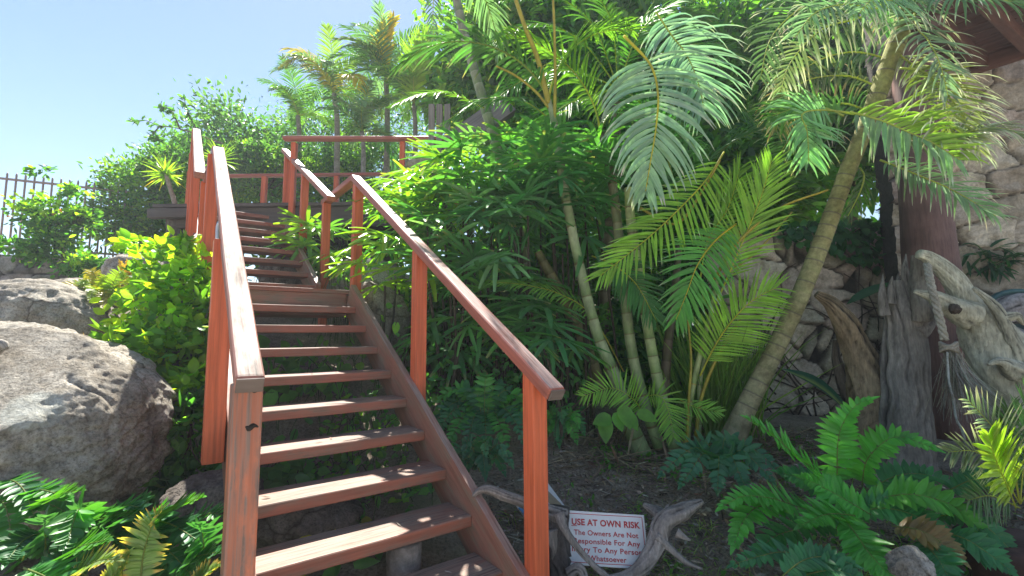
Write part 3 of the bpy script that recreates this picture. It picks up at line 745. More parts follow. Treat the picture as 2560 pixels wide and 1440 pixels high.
# rope hung from the driftwood
m = MB()
rp = PL([(2318, 660, 3.3), (2325, 700, 3.22), (2336, 746, 3.18), (2350, 800, 3.16), (2362, 850, 3.16)])
q = resample(rp, 60)
for k in range(3):
    ph = np.linspace(0, 26, 60) + k * 2.094
    tube(m, q + np.stack([np.cos(ph), np.sin(ph), 0 * ph], 1) * .013, .0125, 8, (.38, .37, .31))
for k in range(4):
    th = np.linspace(0, 6.3, 16) + k
    c = P(2372, 868, 3.14) + UP * .012 * (k - 1.5)
    tube(m, c + np.stack([np.cos(th) * .045, np.sin(th) * .035, .012 * np.sin(th * 2 + k)], 1), .012, 6, (.36, .34, .28))
n = 240
b = P(2380, 885, 3.14) + rng.normal(0, .022, (n, 3))
strips(m, b, np.stack([rng.normal(.12, .25, n), rng.normal(-.1, .2, n), np.full(n, -1.)], 1), (0, -1, .1), rng.uniform(.2, .48, n), .0045, [1, 1, 1, 1, .5], rng.uniform(.2, 1, n), .3, jit((.34, .33, .27), n), curl=rng.normal(0, .6, n))
tube(m, PL([(2368, 880, 3.1), (2372, 950, 3.08), (2384, 1000, 3.08), (2390, 1045, 3.07), (2405, 1075, 3.07), (2414, 1110, 3.07)]), .0065, 6, (.42, .45, .42), n=40, rough=.5, rfreq=20)
solo("frayed_rope", m, attrmat("rope_fibre", .9, 80, .4), "frayed old rope end knotted and hanging from the pale driftwood trunk", "rope")

# round teal plaque on the house wall
pq = thing("round_plaque", "round teal plaque with raised rim fixed to the stone wall at the right edge", "plaque", P(2545, 790, 4.62))
M_teal = plain("teal_paint", (.06, .16, .16), .5); M_teal2 = plain("teal_dark", (.03, .09, .1), .55)
cq = P(2545, 790, 4.62); pu = nz(np.array([1, -.5, 0])); pn = nz(np.cross(pu, UP)); pn = -pn if pn[1] > 0 else pn
def disc(rs, col, name, mat):
    m = MB(); th = np.linspace(0, 2 * np.pi, 48, endpoint=False)
    rings = np.array([cq + pn * d_ + (pu * np.cos(t) + UP * np.sin(t)) * r_ for (r_, d_) in rs for t in th])
    k = len(rs); idx = np.arange(k * 48).reshape(k, 48)
    m.add(rings, np.stack([idx[:-1], np.roll(idx[:-1], -1, 1), np.roll(idx[1:], -1, 1), idx[1:]], -1).reshape(-1, 4), col)
    return m.build(name, mat, pq)
disc([(.27, -.05), (.27, .02), (.262, .035), (.235, .035), (.228, .015)], (0, 0, 0), "rim", M_teal)
FACE = disc([(.228, .012), (.2, .01), (.001, .008)], (0, 0, 0), "face", M_teal2)
for k in range(10):
    t = k * .628 + .2
    p_ = cq + (pu * math.cos(t) + UP * math.sin(t)) * .17 + pn * .016; r_ = pu * math.cos(t) + UP * math.sin(t)
    under(board("raised_block", pq, p_ - r_ * .035, p_ + r_ * .035, .06, .012, np.cross(r_, pn), M_teal, .004), FACE)

# ------------------------------------------------------------------ warning sign
sgc = [P(1423, 1277, 2.80), P(1619, 1290, 2.80), P(1607, 1421, 2.67), P(1412, 1411, 2.67)]
s0 = (sgc[0] + sgc[1] + sgc[2] + sgc[3]) / 4
sx = nz((sgc[1] - sgc[0]) + (sgc[2] - sgc[3])); sn = nz(np.cross(sx, (sgc[0] - sgc[3]) + (sgc[1] - sgc[2]))); sn = -sn if sn[1] > 0 else sn
sy = np.cross(sn, sx); 
if sy[2] < 0: sy = -sy
SW = np.linalg.norm(sgc[1] - sgc[0]); SH = np.linalg.norm(sgc[0] - sgc[3])
sg = thing("warning_sign", "white rectangular warning sign with red lettering propped in the driftwood root", "sign", s0 - sy * SH / 2)
SGP = board("panel", sg, s0 - sx * SW / 2, s0 + sx * SW / 2, SH, .008, sy, plain("sign_white", (.74, .73, .70), .4, var=.04), .0015, 1)
M_red = plain("sign_red", (.5, .035, .03), .5, var=.06)
fr = .014
for (u0, v0, u1, v1) in ((-SW / 2 + fr, SH / 2 - fr, SW / 2 - fr, SH / 2 - fr), (-SW / 2 + fr, -SH / 2 + fr, SW / 2 - fr, -SH / 2 + fr), (-SW / 2 + fr, -SH / 2 + fr + .002, -SW / 2 + fr, SH / 2 - fr - .002), (SW / 2 - fr, -SH / 2 + fr + .002, SW / 2 - fr, SH / 2 - fr - .002),
                         (-SW * .43, SH * .215, SW * .43, SH * .215)):
    p0_ = s0 + sx * u0 + sy * v0 + sn * .0045; p1_ = s0 + sx * u1 + sy * v1 + sn * .0045
    under(board("border_line", sg, p0_, p1_, .0034, .0012, np.cross(sn, p1_ - p0_), M_red, 0), SGP)
def letters(txt, v, size, width, off=.0):
    cu = bpy.data.curves.new("lettering", 'FONT'); cu.body = txt; cu.size = size; cu.align_x = 'CENTER'; cu.align_y = 'CENTER'
    cu.offset = off; cu.extrude = .0006; cu.space_character = 1.06
    o = bpy.data.objects.new("lettering", cu); COL.objects.link(o)
    bpy.context.view_layer.update()
    k = width / max(o.dimensions.x, 1e-6)
    me = bpy.data.meshes.new_from_object(o.evaluated_get(bpy.context.evaluated_depsgraph_get()))
    bpy.data.objects.remove(o)
    me.materials.clear(); me.materials.append(M_red)
    ob = bpy.data.objects.new("lettering", me); COL.objects.link(ob); ob.parent = sg
    M = Matrix((Vector(sx) * k, Vector(sy), Vector(sn))).transposed().to_4x4(); M.translation = Vector(s0 + sy * v + sn * .0052) - sg.location
    ob.matrix_local = M; under(ob, SGP)
letters("USE AT OWN RISK", SH * .285, SH * .165, SW * .86, .0014)
letters("The Owners Are Not", SH * .09, SH * .135, SW * .80, .0006)
letters("Responsible For Any", -SH * .065, SH * .135, SW * .82, .0006)
letters("Injury To Any Person", -SH * .215, SH * .135, SW * .86, .0006)
letters("Whatsoever", -SH * .365, SH * .135, SW * .46, .0006)
# second board lying behind the newel
A, B, Cc, Dd = P(1284, 1268, 3.1), P(1361, 1207, 3.25), P(1428, 1276, 3.2), P(1350, 1337, 3.05)
sb = thing("fallen_board", "white board with blue and tan panels fallen behind the right newel post", "board", Dd)
bx = nz(B - A); by = nz(Dd - A)
cen = (A + Cc) / 2; bw = np.linalg.norm(B - A); bl = np.linalg.norm(Dd - A)
board("panel", sb, cen - bx * bw / 2, cen + bx * bw / 2, bl, .012, by, plain("board_white", (.62, .62, .58), .5, var=.06), .002, 1)
bn = nz(np.cross(bx, by)); bn = -bn if bn[1] > 0 else bn
for (u, w, c_, nm) in ((-.34, .22, (.06, .24, .42), "blue_panel"), (.30, .2, (.32, .24, .13), "tan_panel")):
    q = A + bx * bw * (.5 + u) + bn * .009
    board(nm, sb, q + by * bl * .08, q + by * bl * .8, bw * w, .004, bx, plain(nm, c_, .5), .001, 1)

# ------------------------------------------------------------------ iron fence
fn = thing("iron_fence", "rusty brown iron picket fence standing above the rubble wall at the left", "fence", P(130, 640, 9.0))
M_iron = plain("rusty_iron", (.34, .25, .22), .6, .3)
F0, F1 = P(-90, 436, 8.6), P(345, 483, 10.0)
zb0 = P(0, 632, 8.9)[2]
def fpt(t, z=None):
    q = F0 + (F1 - F0) * t
    if z is not None: q[2] = z
    return q
board("rail", fn, F0, F1, .045, .04, (0, 1, 0), M_iron, .004)
board("rail", fn, fpt(0, zb0 + .12), fpt(1, zb0 + .12), .045, .04, (0, 1, 0), M_iron, .004)
for k in range(20):
    t = .02 + k * .05
    q = fpt(t); m = MB()
    tube(m, np.array([[q[0], q[1], zb0 - .3], [q[0], q[1], q[2]], [q[0], q[1], q[2] + .10], [q[0], q[1], q[2] + .145]]), [.017, .017, .017, .003], 8, (.2, .12, .1))
    m.build("picket", M_iron, fn)

# ------------------------------------------------------------------ urn and odds on the deck
ur = thing("clay_urn", "weathered pale clay urn lying on its side on the deck behind green hanging strings", "urn", P(1050, 455, 6.45))
ax = nz(np.array([-1, -.35, .1])); ac = P(1058, 418, 6.45)
prof_ = [(.30, .02), (.26, .10), (.16, .175), (.02, .205), (-.10, .18), (-.19, .10), (-.215, .075), (-.24, .085), (-.25, .1), (-.245, .07), (-.1, .06)]
m = MB(); tube(m, np.array([ac - ax * a_ for a_, r_ in prof_]), [r_ for a_, r_ in prof_], 24, (.40, .35, .27)); m.build("body", attrmat("old_clay", .9, 20, .3), ur)
m = MB(); tube(m, [(-1.42, 6.45, 2.15), (-.75, 6.4, 2.15)], .13, 14, (.06, .05, .04), n=8, rough=.15); solo("log_ledge", m, M_bark, "dark log lying under the clay urn at the deck edge", "log")
m = MB(); n = 420
b = P(1008, 418, 6.3) + np.stack([rng.uniform(-.055, .055, n), rng.uniform(-.06, .06, n), -rng.random(n) ** .8 * .42], 1)
strips(m, b, rng.normal(0, 1, (n, 3)) + [0, 0, -.8], rng.normal(0, 1, (n, 3)), .035, .018, SMALL, 0., .1, jit((.22, .36, .16), n))
solo("hanging_succulent", m, M_leaf, "pale green trailing succulent strings hanging at the mouth of the clay urn", "plant")
sc = thing("timber_screen", "weathered grey timber posts and sloping beam rising right of the deck rail", "fence", P(1090, 400, 6.6))
M_grey = woodmat("grey_timber", (.24, .2, .19), (.3, .27, .26), .5, .3, (.4, .38, .36), .7, 16, .8)
for x in (1078, 1098, 1118): 
    p_ = P(x, 400, 6.55); board("upright", sc, (p_[0], p_[1], 1.9), (p_[0], p_[1], P(x, 262, 6.55)[2]), .085, .07, (1, 0, 0), M_grey, .008)
board("sloping_beam", sc, P(1085, 395, 6.7), P(1270, 262, 7.1), .16, .34, (0, 1, 0), M_grey, .015)
# ------------------------------------------------------------------ palms
GRN = (.075, .165, .045); DKG = (.055, .155, .05); SIL = (.14, .225, .125); YEL = (.17, .25, .035); LIM = (.17, .30, .035); DRY = (.44, .41, .39); TAN = (.36, .26, .14)
def camn(q, k=.7):
    q = np.asarray(q, float); return nz(-nz(q) * k + UP * (1 - k))
def pfrond(parent, pts, name="frond", mat=None, nrm=None, **kw):
    """a frond whose rachis passes through measured points (px, py, distance)"""
    q = PL(pts); m = MB()
    frond(m, q, camn(q.mean(0)) if nrm is None else nz(nrm), **kw)
    return m.build(name, mat or M_palm, parent)
# generic arching frond meshes, shared by copies
def arch(Lf, e0, e1, n=14, sway=0.):
    e = np.radians(np.linspace(e0, e1, n)); ds = Lf / (n - 1)
    x = np.r_[0, np.cumsum(np.cos(e[:-1]) * ds)]; z = np.r_[0, np.cumsum(np.sin(e[:-1]) * ds)]
    return np.stack([x, sway * np.linspace(0, 1, n) ** 2 * Lf, z], 1)
LIB = {}
def libfrond(key, **kw):
    if key in LIB: return LIB[key]
    a = kw.pop('arc'); m = MB(); q = arch(*a)
    frond(m, q, np.array([0, 0, 1.]) if abs(a[1]) < 80 else np.array([-.6, 0, .8]), **kw)
    o = m.build("frond", M_palm); me = o.data; bpy.data.objects.remove(o); LIB[key] = me
    return me
def palmfrond(kind, v):
    e0 = {'up': 78, 'mid': 55, 'low': 22}[kind[1]]; e1 = {'up': 5, 'mid': -45, 'low': -75}[kind[1]]
    c = {'g': GRN, 'd': DKG, 'y': YEL, 'l': LIM, 's': SIL, 'o': (.36, .24, .03)}[kind[0]]
    rc = {'y': (.42, .36, .04), 'l': (.36, .34, .05), 'o': (.45, .3, .04)}.get(kind[0], (.2, .24, .05))
    return libfrond((kind, v), arc=(1.0, e0 + v * 5, e1 - v * 9, 14, .12 * (v - 1)), n=34, L=.30, W=.021, a0=62, a1=24, droop=.55 + .15 * v, col=c, tip=TAN if v else None, tip_at=.97, rr=.0075, rcol=rc, lift=.25)
def putfrond(parent, at, kind, yaw, scale, tilt=0., name="frond"):
    me = palmfrond(kind, int(rng.integers(0, 3)))
    o = bpy.data.objects.new(name, me); COL.objects.link(o)
    if parent is not None:
        o.parent = parent; o.location = Vector(np.asarray(at) - np.array(parent.location))
    o.rotation_euler = (tilt, 0, yaw); o.scale = (scale,) * 3
    return o
def ringstem(parent, pts, rpx, c0, ring, nr=14, rs=.42, name="stem", seg=16, n=320, mat=None, c1=None):
    q = PL(pts); r = np.array(rpx) * np.array([p[2] for p in pts]) / FPX * .82
    qq = resample(q, n); rr_ = np.interp(np.linspace(0, 1, n), np.linspace(0, 1, len(r)), r)
    tt = np.linspace(0, 1, n); ph = (tt * nr + .25 * np.sin(tt * 17)) % 1
    isr = ph < .06
    rr_ = rr_ * (1 + .05 * np.exp(-(ph / .06) ** 2))
    c0 = np.array(c0); c1 = c0 if c1 is None else np.array(c1); ring = np.array(ring)
    def cf(t, i):
        b = c0 * (1 - t) + c1 * t
        return ring if isr[i] else b * (1.12 - rs * (1 - ph[i]) ** 2) * np.array([1 - .6 * rs * (1 - ph[i]) ** 2, 1, 1 - rs * (1 - ph[i]) ** 2]) * (1 + .1 * mnoise.noise(Vector((t * 60, 0, pts[0][0]))))
    m = MB(); tube(m, qq, rr_, seg, c0, colf=cf, rough=.03, rfreq=6)
    return m.build(name, mat or M_stem, parent)

PG = "feather palms around the stairs"
# --- central clump with green ringed stems
cp = thing("clumping_palm", "central clump palm with pale green ringed stems and a silvery hanging frond", "palm", G(1620, 1130), PG)
GST = (.30, .38, .19); RNG = (.17, .13, .06); BRN = (.16, .12, .08)
ringstem(cp, [(1612, 1150, 4.15), (1575, 1060, 4.15), (1540, 950, 4.15), (1492, 830, 4.15), (1448, 660, 4.15), (1412, 480, 4.15), (1388, 320, 4.15), (1372, 250, 4.15)], [30, 21, 18, 16, 15, 15, 14, 8], (.27, .33, .17), RNG, 13, c1=(.38, .40, .26))
ringstem(cp, [(1650, 1120, 4.2), (1612, 1010, 4.2), (1580, 880, 4.2), (1562, 740, 4.2), (1548, 600, 4.2), (1528, 440, 4.25), (1500, 330, 4.3)], [18, 17, 16, 16, 15, 14, 10], GST, RNG, 12, c1=(.17, .13, .08))
ringstem(cp, [(1702, 1160, 4.1), (1668, 1050, 4.1), (1640, 930, 4.1), (1614, 790, 4.1), (1592, 660, 4.1), (1576, 540, 4.1), (1570, 470, 4.1)], [24, 19, 16, 15, 15, 16, 12], GST, RNG, 13, c1=(.36, .38, .16))
ringstem(cp, [(1668, 1150, 4.4), (1662, 1000, 4.4), (1668, 880, 4.4), (1690, 700, 4.5), (1700, 560, 4.6)], [16, 15, 13, 11, 8], BRN, (.1, .08, .05), 10)
ringstem(cp, [(1716, 1160, 4.0), (1718, 1080, 4.0), (1730, 980, 4.0), (1752, 880, 4.0), (1775, 790, 4.0), (1795, 690, 4.0)], [13, 9, 8, 8, 7, 5], (.30, .34, .14), (.36, .27, .06), 7)
ringstem(cp, [(1735, 1160, 4.1), (1748, 1060, 4.1), (1750, 960, 4.1), (1764, 880, 4.1)], [8, 7, 7, 4], (.3, .34, .16), (.2, .16, .07), 6)
ringstem(cp, [(1508, 1000, 4.5), (1480, 900, 4.5), (1420, 770, 4.5), (1372, 680, 4.5), (1345, 630, 4.5)], [16, 16, 19, 18, 12], (.20, .165, .07), (.12, .10, .04), 14)
for pts, r in (([(1740, 1090, 4.05), (1752, 1000, 4.05), (1790, 900, 4.0), (1850, 800, 3.95)], 5), ([(1716, 1130, 3.98), (1722, 1000, 3.98), (1728, 900, 4.0), (1720, 800, 4.0)], 4),
               ([(1372, 260, 4.15), (1345, 150, 4.1), (1310, 60, 4.0), (1270, -60, 3.9)], 8), ([(1385, 330, 4.15), (1388, 210, 4.1), (1386, 80, 4.0), (1380, -60, 3.9)], 5),
               ([(1372, 270, 4.15), (1340, 230, 4.1), (1290, 190, 4.0), (1240, 165, 3.9)], 4), ([(1600, 520, 4.1), (1690, 560, 4.0), (1760, 470, 3.9), (1800, 400, 3.8)], 4),
               ([(1790, 690, 4.0), (1850, 600, 3.9), (1950, 520, 3.8), (2070, 475, 3.7)], 4), ([(1795, 680, 4.0), (1850, 580, 4.0), (1900, 480, 4.0)], 4), ([(1780, 700, 4.1), (1880, 640, 4.1), (1980, 530, 4.1)], 3)):
    m = MB(); q = PL(pts); tube(m, q, np.linspace(r, r * .6, len(pts)) * 4 / FPX, 8, (.42, .34, .05), n=24); m.build("petiole", M_stem, cp)
hang = lambda x: (.72 + .5 * math.sin(min(1, x * 1.5) * 1.9)) * (1 - .55 * max(0, x - .55) / .45)
pfrond(cp, [(1560, 90, 3.55), (1625, 160, 3.45), (1645, 235, 3.36), (1640, 320, 3.30), (1627, 400, 3.28), (1614, 478, 3.28)], n=32, L=.62, W=.04, a0=108, a1=26, droop=.75, td=1.2, cj=.15, prof=PALMD, col=(.24, .345, .27), tip=DRY, tip_at=.9,
       start=.22, lp=lambda x: (.95 - .1 * x) * (1 if x < .6 else 1 - .62 * (x - .6) / .4), lift=.12, rcol=(.46, .36, .05), rr=.012, nrm=(-.05, -1, .12))
pfrond(cp, [(1640, 30, 3.7), (1680, 90, 3.7), (1712, 130, 3.7), (1740, 190, 3.7), (1760, 270, 3.75)], n=34, L=.66, W=.032, a0=84, a1=35, droop=.3, td=1., cj=.15, prof=PALMD, col=(.18, .29, .25), tip=DRY, tip_at=.93, start=.1, rcol=(.3, .3, .08), nrm=(.1, -1, .2))
pfrond(cp, [(1810, 380, 3.9), (1765, 450, 3.85), (1700, 520, 3.8), (1620, 595, 3.75), (1500, 690, 3.7)], n=36, L=.42, W=.026, a0=62, a1=30, droop=.35, col=(.2, .36, .045), tip=DRY, tip_at=1.0, start=.08, rcol=(.4, .36, .05), rr=.008, nrm=(-.1, -1, .35))
pfrond(cp, [(1840, 560, 3.9), (1790, 600, 3.75), (1745, 660, 3.6), (1718, 730, 3.5), (1690, 800, 3.45)], n=38, L=.40, W=.024, a0=75, a1=25, droop=.45, col=(.11, .28, .06), tip=DRY, tip_at=1.02, start=.12, rcol=(.5, .36, .04), rr=.008, nrm=(-.2, -1, .3))
pfrond(cp, [(1750, 940, 4.0), (1790, 860, 3.9), (1840, 790, 3.8), (1890, 745, 3.7), (1940, 720, 3.6)], n=40, L=.40, W=.018, a0=62, a1=30, droop=.3, col=(.21, .37, .05), start=.15, rcol=(.42, .36, .05), nrm=(-.15, -1, .3), lift=.05)
pfrond(cp, [(1790, 760, 3.9), (1850, 620, 3.9), (1900, 500, 3.85), (1930, 400, 3.8)], n=34, L=.42, W=.022, a0=45, a1=24, droop=.3, col=(.2, .35, .045), start=.2, rcol=(.42, .38, .05), nrm=(-.3, -1, .2))
pfrond(cp, [(1750, 700, 4.1), (1770, 600, 4.1), (1820, 520, 4.1), (1850, 420, 4.1)], n=30, L=.40, W=.02, a0=45, a1=24, droop=.3, col=(.18, .32, .045), start=.2, rcol=(.42, .38, .05), nrm=(.3, -1, .2))
pfrond(cp, [(1610, 1040, 4.0), (1585, 1000, 3.9), (1530, 970, 3.85), (1455, 992, 3.8)], n=26, L=.22, W=.016, a0=72, a1=40, droop=.15, col=(.17, .34, .05), start=.1, rr=.004, nrm=(0, -1, .25), rcol=(.3, .32, .06))
pfrond(cp, [(1610, 990, 4.0), (1650, 990, 3.9), (1672, 1030, 3.85), (1685, 1095, 3.8)], n=24, L=.22, W=.016, a0=75, a1=40, droop=.15, col=(.17, .33, .05), start=.1, rr=.004, nrm=(0, -1, .25), rcol=(.3, .32, .06))
pfrond(cp, [(1700, 1000, 4.0), (1745, 1020, 3.95), (1800, 1030, 3.9)], n=14, L=.16, W=.014, a0=60, a1=30, droop=.2, col=(.17, .32, .05), start=.1, rr=.003)
pfrond(cp, [(1560, 930, 4.3), (1480, 790, 4.2), (1400, 735, 4.1), (1310, 712, 4.0), (1230, 705, 3.9)], n=36, L=.26, W=.018, a0=66, a1=30, droop=.5, col=(.15, .29, .05), start=.35, rr=.006, rcol=(.42, .36, .06), nrm=(0, -.6, .8))
pfrond(cp, [(1480, 640, 4.2), (1530, 660, 4.1), (1590, 710, 4.0), (1640, 800, 3.9)], n=30, L=.32, W=.02, a0=66, a1=30, droop=.5, col=DKG, start=.1)
# upper crown of the clump: arching fronds over the frame top
for (x, y, Y, k, yaw, sc, n_) in ((1372, 250, 4.15, 'g', 0, 1.6, 2), (1500, 330, 4.3, 'g', 3.5, 1.5, 2), (1700, 560, 4.6, 'd', .3, 1.5, 3)):
    for i in range(n_):
        kk = ('g' if i % 3 else 'l') if k == 'g' else 'd'
        putfrond(cp, P(x, y, Y), (kk, ('up', 'mid', 'up')[i % 3]), yaw + i * 6.283 / n_ + rng.normal(0, .25), sc * rng.uniform(.8, 1.15))
# --- leaning palm
lp_ = thing("leaning_palm", "tall palm with a grey trunk leaning right over the ferns and tattered dry-tipped fronds", "palm", G(1815, 1130), PG)
ringstem(lp_, [(1808, 1150, 3.95), (1870, 1010, 3.92), (1935, 880, 3.9), (2000, 740, 3.85), (2060, 590, 3.8), (2118, 430, 3.75), (2175, 290, 3.65), (2222, 160, 3.55), (2262, 50, 3.47), (2290, -60, 3.4)], [40, 29, 26, 26, 25, 24, 24, 26, 26, 24],
         (.30, .27, .17), (.17, .15, .11), 41, rs=.12, seg=20, n=420, mat=M_bark, c1=(.30, .30, .09))
rd = dict(prof=PALMD, td=.9, cj=.35, start=.06, rr=.009, rcol=(.33, .34, .07))
pfrond(lp_, [(2125, 280, 3.3), (2200, 300, 3.2), (2270, 330, 3.12), (2330, 356, 3.05), (2400, 400, 3.0)], n=26, L=.46, W=.034, a0=72, a1=45, droop=0.30, col=YEL, side_cols=((.2, .31, .17), (.22, .33, .035)), tip=DRY, tip_at=.86, nrm=(0, -1, .3), **rd)
pfrond(lp_, [(2140, 285, 3.35), (2060, 275, 3.3), (2005, 285, 3.25), (2018, 330, 3.2), (2022, 405, 3.2)], n=34, L=.40, W=.024, a0=85, a1=30, droop=0.18, col=(.18, .34, .17), tip=TAN, tip_at=.96, nrm=(0, -1, .25), **{**rd, 'start': .3})
pfrond(lp_, [(2110, 290, 3.3), (2060, 270, 3.35), (2000, 268, 3.4), (1930, 290, 3.45)], n=26, L=.38, W=.028, a0=60, a1=30, droop=0.24, col=(.10, .22, .04), tip=TAN, nrm=(0, -.8, .6), **rd)
pfrond(lp_, [(2250, 170, 3.4), (2310, 180, 3.3), (2355, 230, 3.2), (2370, 300, 3.12), (2365, 370, 3.1)], n=34, L=.46, W=.022, a0=85, a1=30, droop=0.185, col=(.20, .23, .04), tip=DRY, tip_at=.72, nrm=(0, -1, .2), **rd)
pfrond(lp_, [(2200, 400, 3.6), (2300, 440, 3.45), (2390, 480, 3.3), (2490, 540, 3.2)], n=34, L=.34, W=.022, a0=75, a1=35, droop=0.36, col=(.18, .29, .17), tip=DRY, tip_at=.8, nrm=(0, -.9, .5), **rd)
pfrond(lp_, [(2230, 330, 3.3), (2330, 360, 3.2), (2420, 330, 3.1), (2500, 320, 3.0), (2560, 340, 2.95)], n=34, L=.36, W=.018, a0=70, a1=35, droop=0.54, col=(.2, .22, .12), tip=DRY, tip_at=.5, nrm=(0, -.7, .7), **rd)
pfrond(lp_, [(2284, -50, 3.42), (2200, 20, 3.3), (2120, 10, 3.2), (2040, 30, 3.1), (1990, 90, 3.1)], n=34, L=.42, W=.024, a0=75, a1=35, droop=0.48, col=(.18, .29, .17), tip=DRY, tip_at=.72, nrm=(0, -.9, .4), **rd)
pfrond(lp_, [(2284, -50, 3.42), (2290, 60, 3.3), (2320, 100, 3.2), (2350, 160, 3.1), (2370, 240, 3.1)], n=34, L=.40, W=.024, a0=80, a1=35, droop=0.36, col=(.15, .21, .15), tip=DRY, tip_at=.68, nrm=(0, -1, .3), **rd)
pfrond(lp_, [(2284, -50, 3.42), (2360, -10, 3.2), (2480, -5, 3.0), (2620, 30, 2.9)], n=34, L=.40, W=.022, a0=75, a1=35, droop=0.48, col=(.1, .19, .08), tip=DRY, tip_at=.9, nrm=(0, -.8, .5), **rd)
pfrond(lp_, [(2284, -50, 3.42), (2150, -30, 3.6), (2020, 10, 3.6), (1930, 90, 3.6), (1900, 200, 3.6)], n=36, L=.40, W=.024, a0=75, a1=35, droop=0.42, col=(.09, .15, .07), tip=DRY, tip_at=.85, nrm=(0, -.9, .4), **rd)
pfrond(lp_, [(2200, 220, 3.7), (2120, 190, 3.75), (2020, 200, 3.8), (1960, 250, 3.8), (1940, 330, 3.8)], n=34, L=.36, W=.02, a0=75, a1=35, droop=0.48, col=(.13, .16, .07), tip=TAN, tip_at=.6, nrm=(0, -.9, .4), **rd)
pfrond(lp_, [(2150, 420, 3.7), (2160, 440, 3.6), (2150, 480, 3.55), (2120, 540, 3.5)], n=20, L=.22, W=.012, a0=40, a1=25, droop=0.42, col=(.08, .13, .05), tip=TAN, nrm=(0, -1, .2), **rd)

for pts, c, kw in (([(2240, 130, 3.5), (2340, 210, 3.4), (2410, 290, 3.3), (2450, 380, 3.25)], (.24, .26, .12), dict(tip_at=.5)),
                   ([(2284, -50, 3.42), (2160, 40, 3.6), (2060, 70, 3.6), (1980, 150, 3.6), (1950, 230, 3.6)], (.16, .2, .1), dict(tip_at=.55)),
                   ([(2230, 150, 3.7), (2130, 130, 3.8), (2030, 160, 3.9), (1930, 250, 3.9)], (.1, .17, .08), dict(tip_at=.8)), ([(2180, 280, 3.8), (2090, 260, 3.9), (1990, 330, 3.95), (1920, 430, 4.0)], (.08, .18, .05), dict(tip_at=.85)),
                   ([(2284, -50, 3.42), (2230, 0, 3.2), (2190, -10, 3.1), (2150, 30, 3.05)], (.2, .31, .22), dict(tip_at=.75))):
    pfrond(lp_, pts, n=34, L=.42, W=.022, a0=78, a1=32, droop=0.42, col=c, tip=DRY, nrm=(0, -.95, .35), **kw, **rd)
for i in range(2): putfrond(lp_, P(2290, -60, 3.4), (('g', 'd', 's')[i % 3], ('up', 'mid')[i % 2]), i * .785 + .3, rng.uniform(1.2, 1.6))
# --- ringed palm between deck and clump
rp_ = thing("ringed_palm", "slender palm with a grey ringed trunk leaning left beside the deck screen", "palm", G(1300, 900, 3) * 0 + onground(.1, 5.3), PG)
ringstem(rp_, [(1330, 760, 5.2), (1290, 560, 5.2), (1256, 420, 5.2), (1222, 300, 5.2), (1190, 190, 5.2), (1162, 90, 5.15), (1140, -10, 5.1), (1120, -120, 5.0)], [22, 19, 17, 17, 16, 15, 14, 13], (.20, .21, .08), (.34, .33, .27), 26, n=400, c1=(.28, .27, .23))
for i in range(5): putfrond(rp_, P(1120, -120, 5.0), (('g', 's', 'd')[i % 3], ('mid', 'low', 'up')[i % 3]), -1.1 + i * .55, rng.uniform(1.4, 1.8))
pfrond(rp_, [(1120, -120, 5.0), (1095, -70, 4.9), (1083, 10, 4.8), (1085, 110, 4.8)], n=26, L=.24, W=.018, a0=60, a1=35, droop=.9, col=(.07, .11, .09), nrm=(0, -1, .2), tip=TAN)
pfrond(rp_, [(1210, 270, 5.0), (1130, 235, 4.8), (1050, 235, 4.6), (985, 262, 4.5)], n=34, L=.32, W=.024, a0=60, a1=30, droop=.5, col=LIM, nrm=(0, -.5, .9))
pfrond(rp_, [(1380, 300, 4.5), (1300, 250, 4.5), (1200, 250, 4.5), (1120, 300, 4.5)], n=30, L=.42, W=.026, a0=60, a1=30, droop=.8, col=GRN, nrm=(0, -.5, .9))
# --- fan of broad green fronds crossing the top
tp = thing("arching_palm", "bright green palm arching long fronds across the top behind the silver frond", "palm", onground(1.3, 5.6), PG)
ringstem(tp, [(1500, 900, 5.6), (1520, 600, 5.6), (1535, 400, 5.6), (1545, 220, 5.6)], [20, 18, 17, 15], (.17, .13, .08), (.1, .08, .05), 22)
for pts in ([(1545, 220, 5.4), (1450, 100, 5.1), (1330, 60, 4.8), (1200, 120, 4.6)], [(1545, 220, 5.4), (1480, 60, 5.1), (1380, -10, 4.8), (1250, 0, 4.5)], [(1545, 220, 5.4), (1440, 180, 5.1), (1330, 190, 4.9), (1220, 260, 4.7)],
            [(1545, 220, 5.4), (1420, 260, 5.2), (1340, 330, 5.1), (1290, 420, 5.0)], [(1545, 220, 5.4), (1530, 60, 5.0), (1480, -20, 4.7), (1400, -50, 4.4)], [(1545, 220, 5.4), (1600, 80, 5.2), (1700, 0, 5.0), (1820, -10, 4.9)],
            [(1545, 220, 5.4), (1640, 140, 5.2), (1760, 110, 5.0), (1880, 150, 4.9)], [(1545, 220, 5.4), (1660, 200, 5.2), (1790, 220, 5.1), (1900, 320, 5.0)], [(1545, 220, 5.4), (1650, 280, 5.3), (1730, 360, 5.2), (1780, 470, 5.2)]):
    pfrond(tp, pts, n=38, L=.46, W=.028, a0=64, a1=30, droop=.7, col=jit((.085, .20, .035), 1)[0], nrm=(0, -.6, .8), start=.15, rcol=(.3, .34, .05), rr=.01)
for i in range(2): putfrond(tp, P(1545, 220, 5.6), (('g', 'd')[i % 2], ('up', 'mid', 'low')[i % 3]), i * .63, rng.uniform(1.5, 2.1))

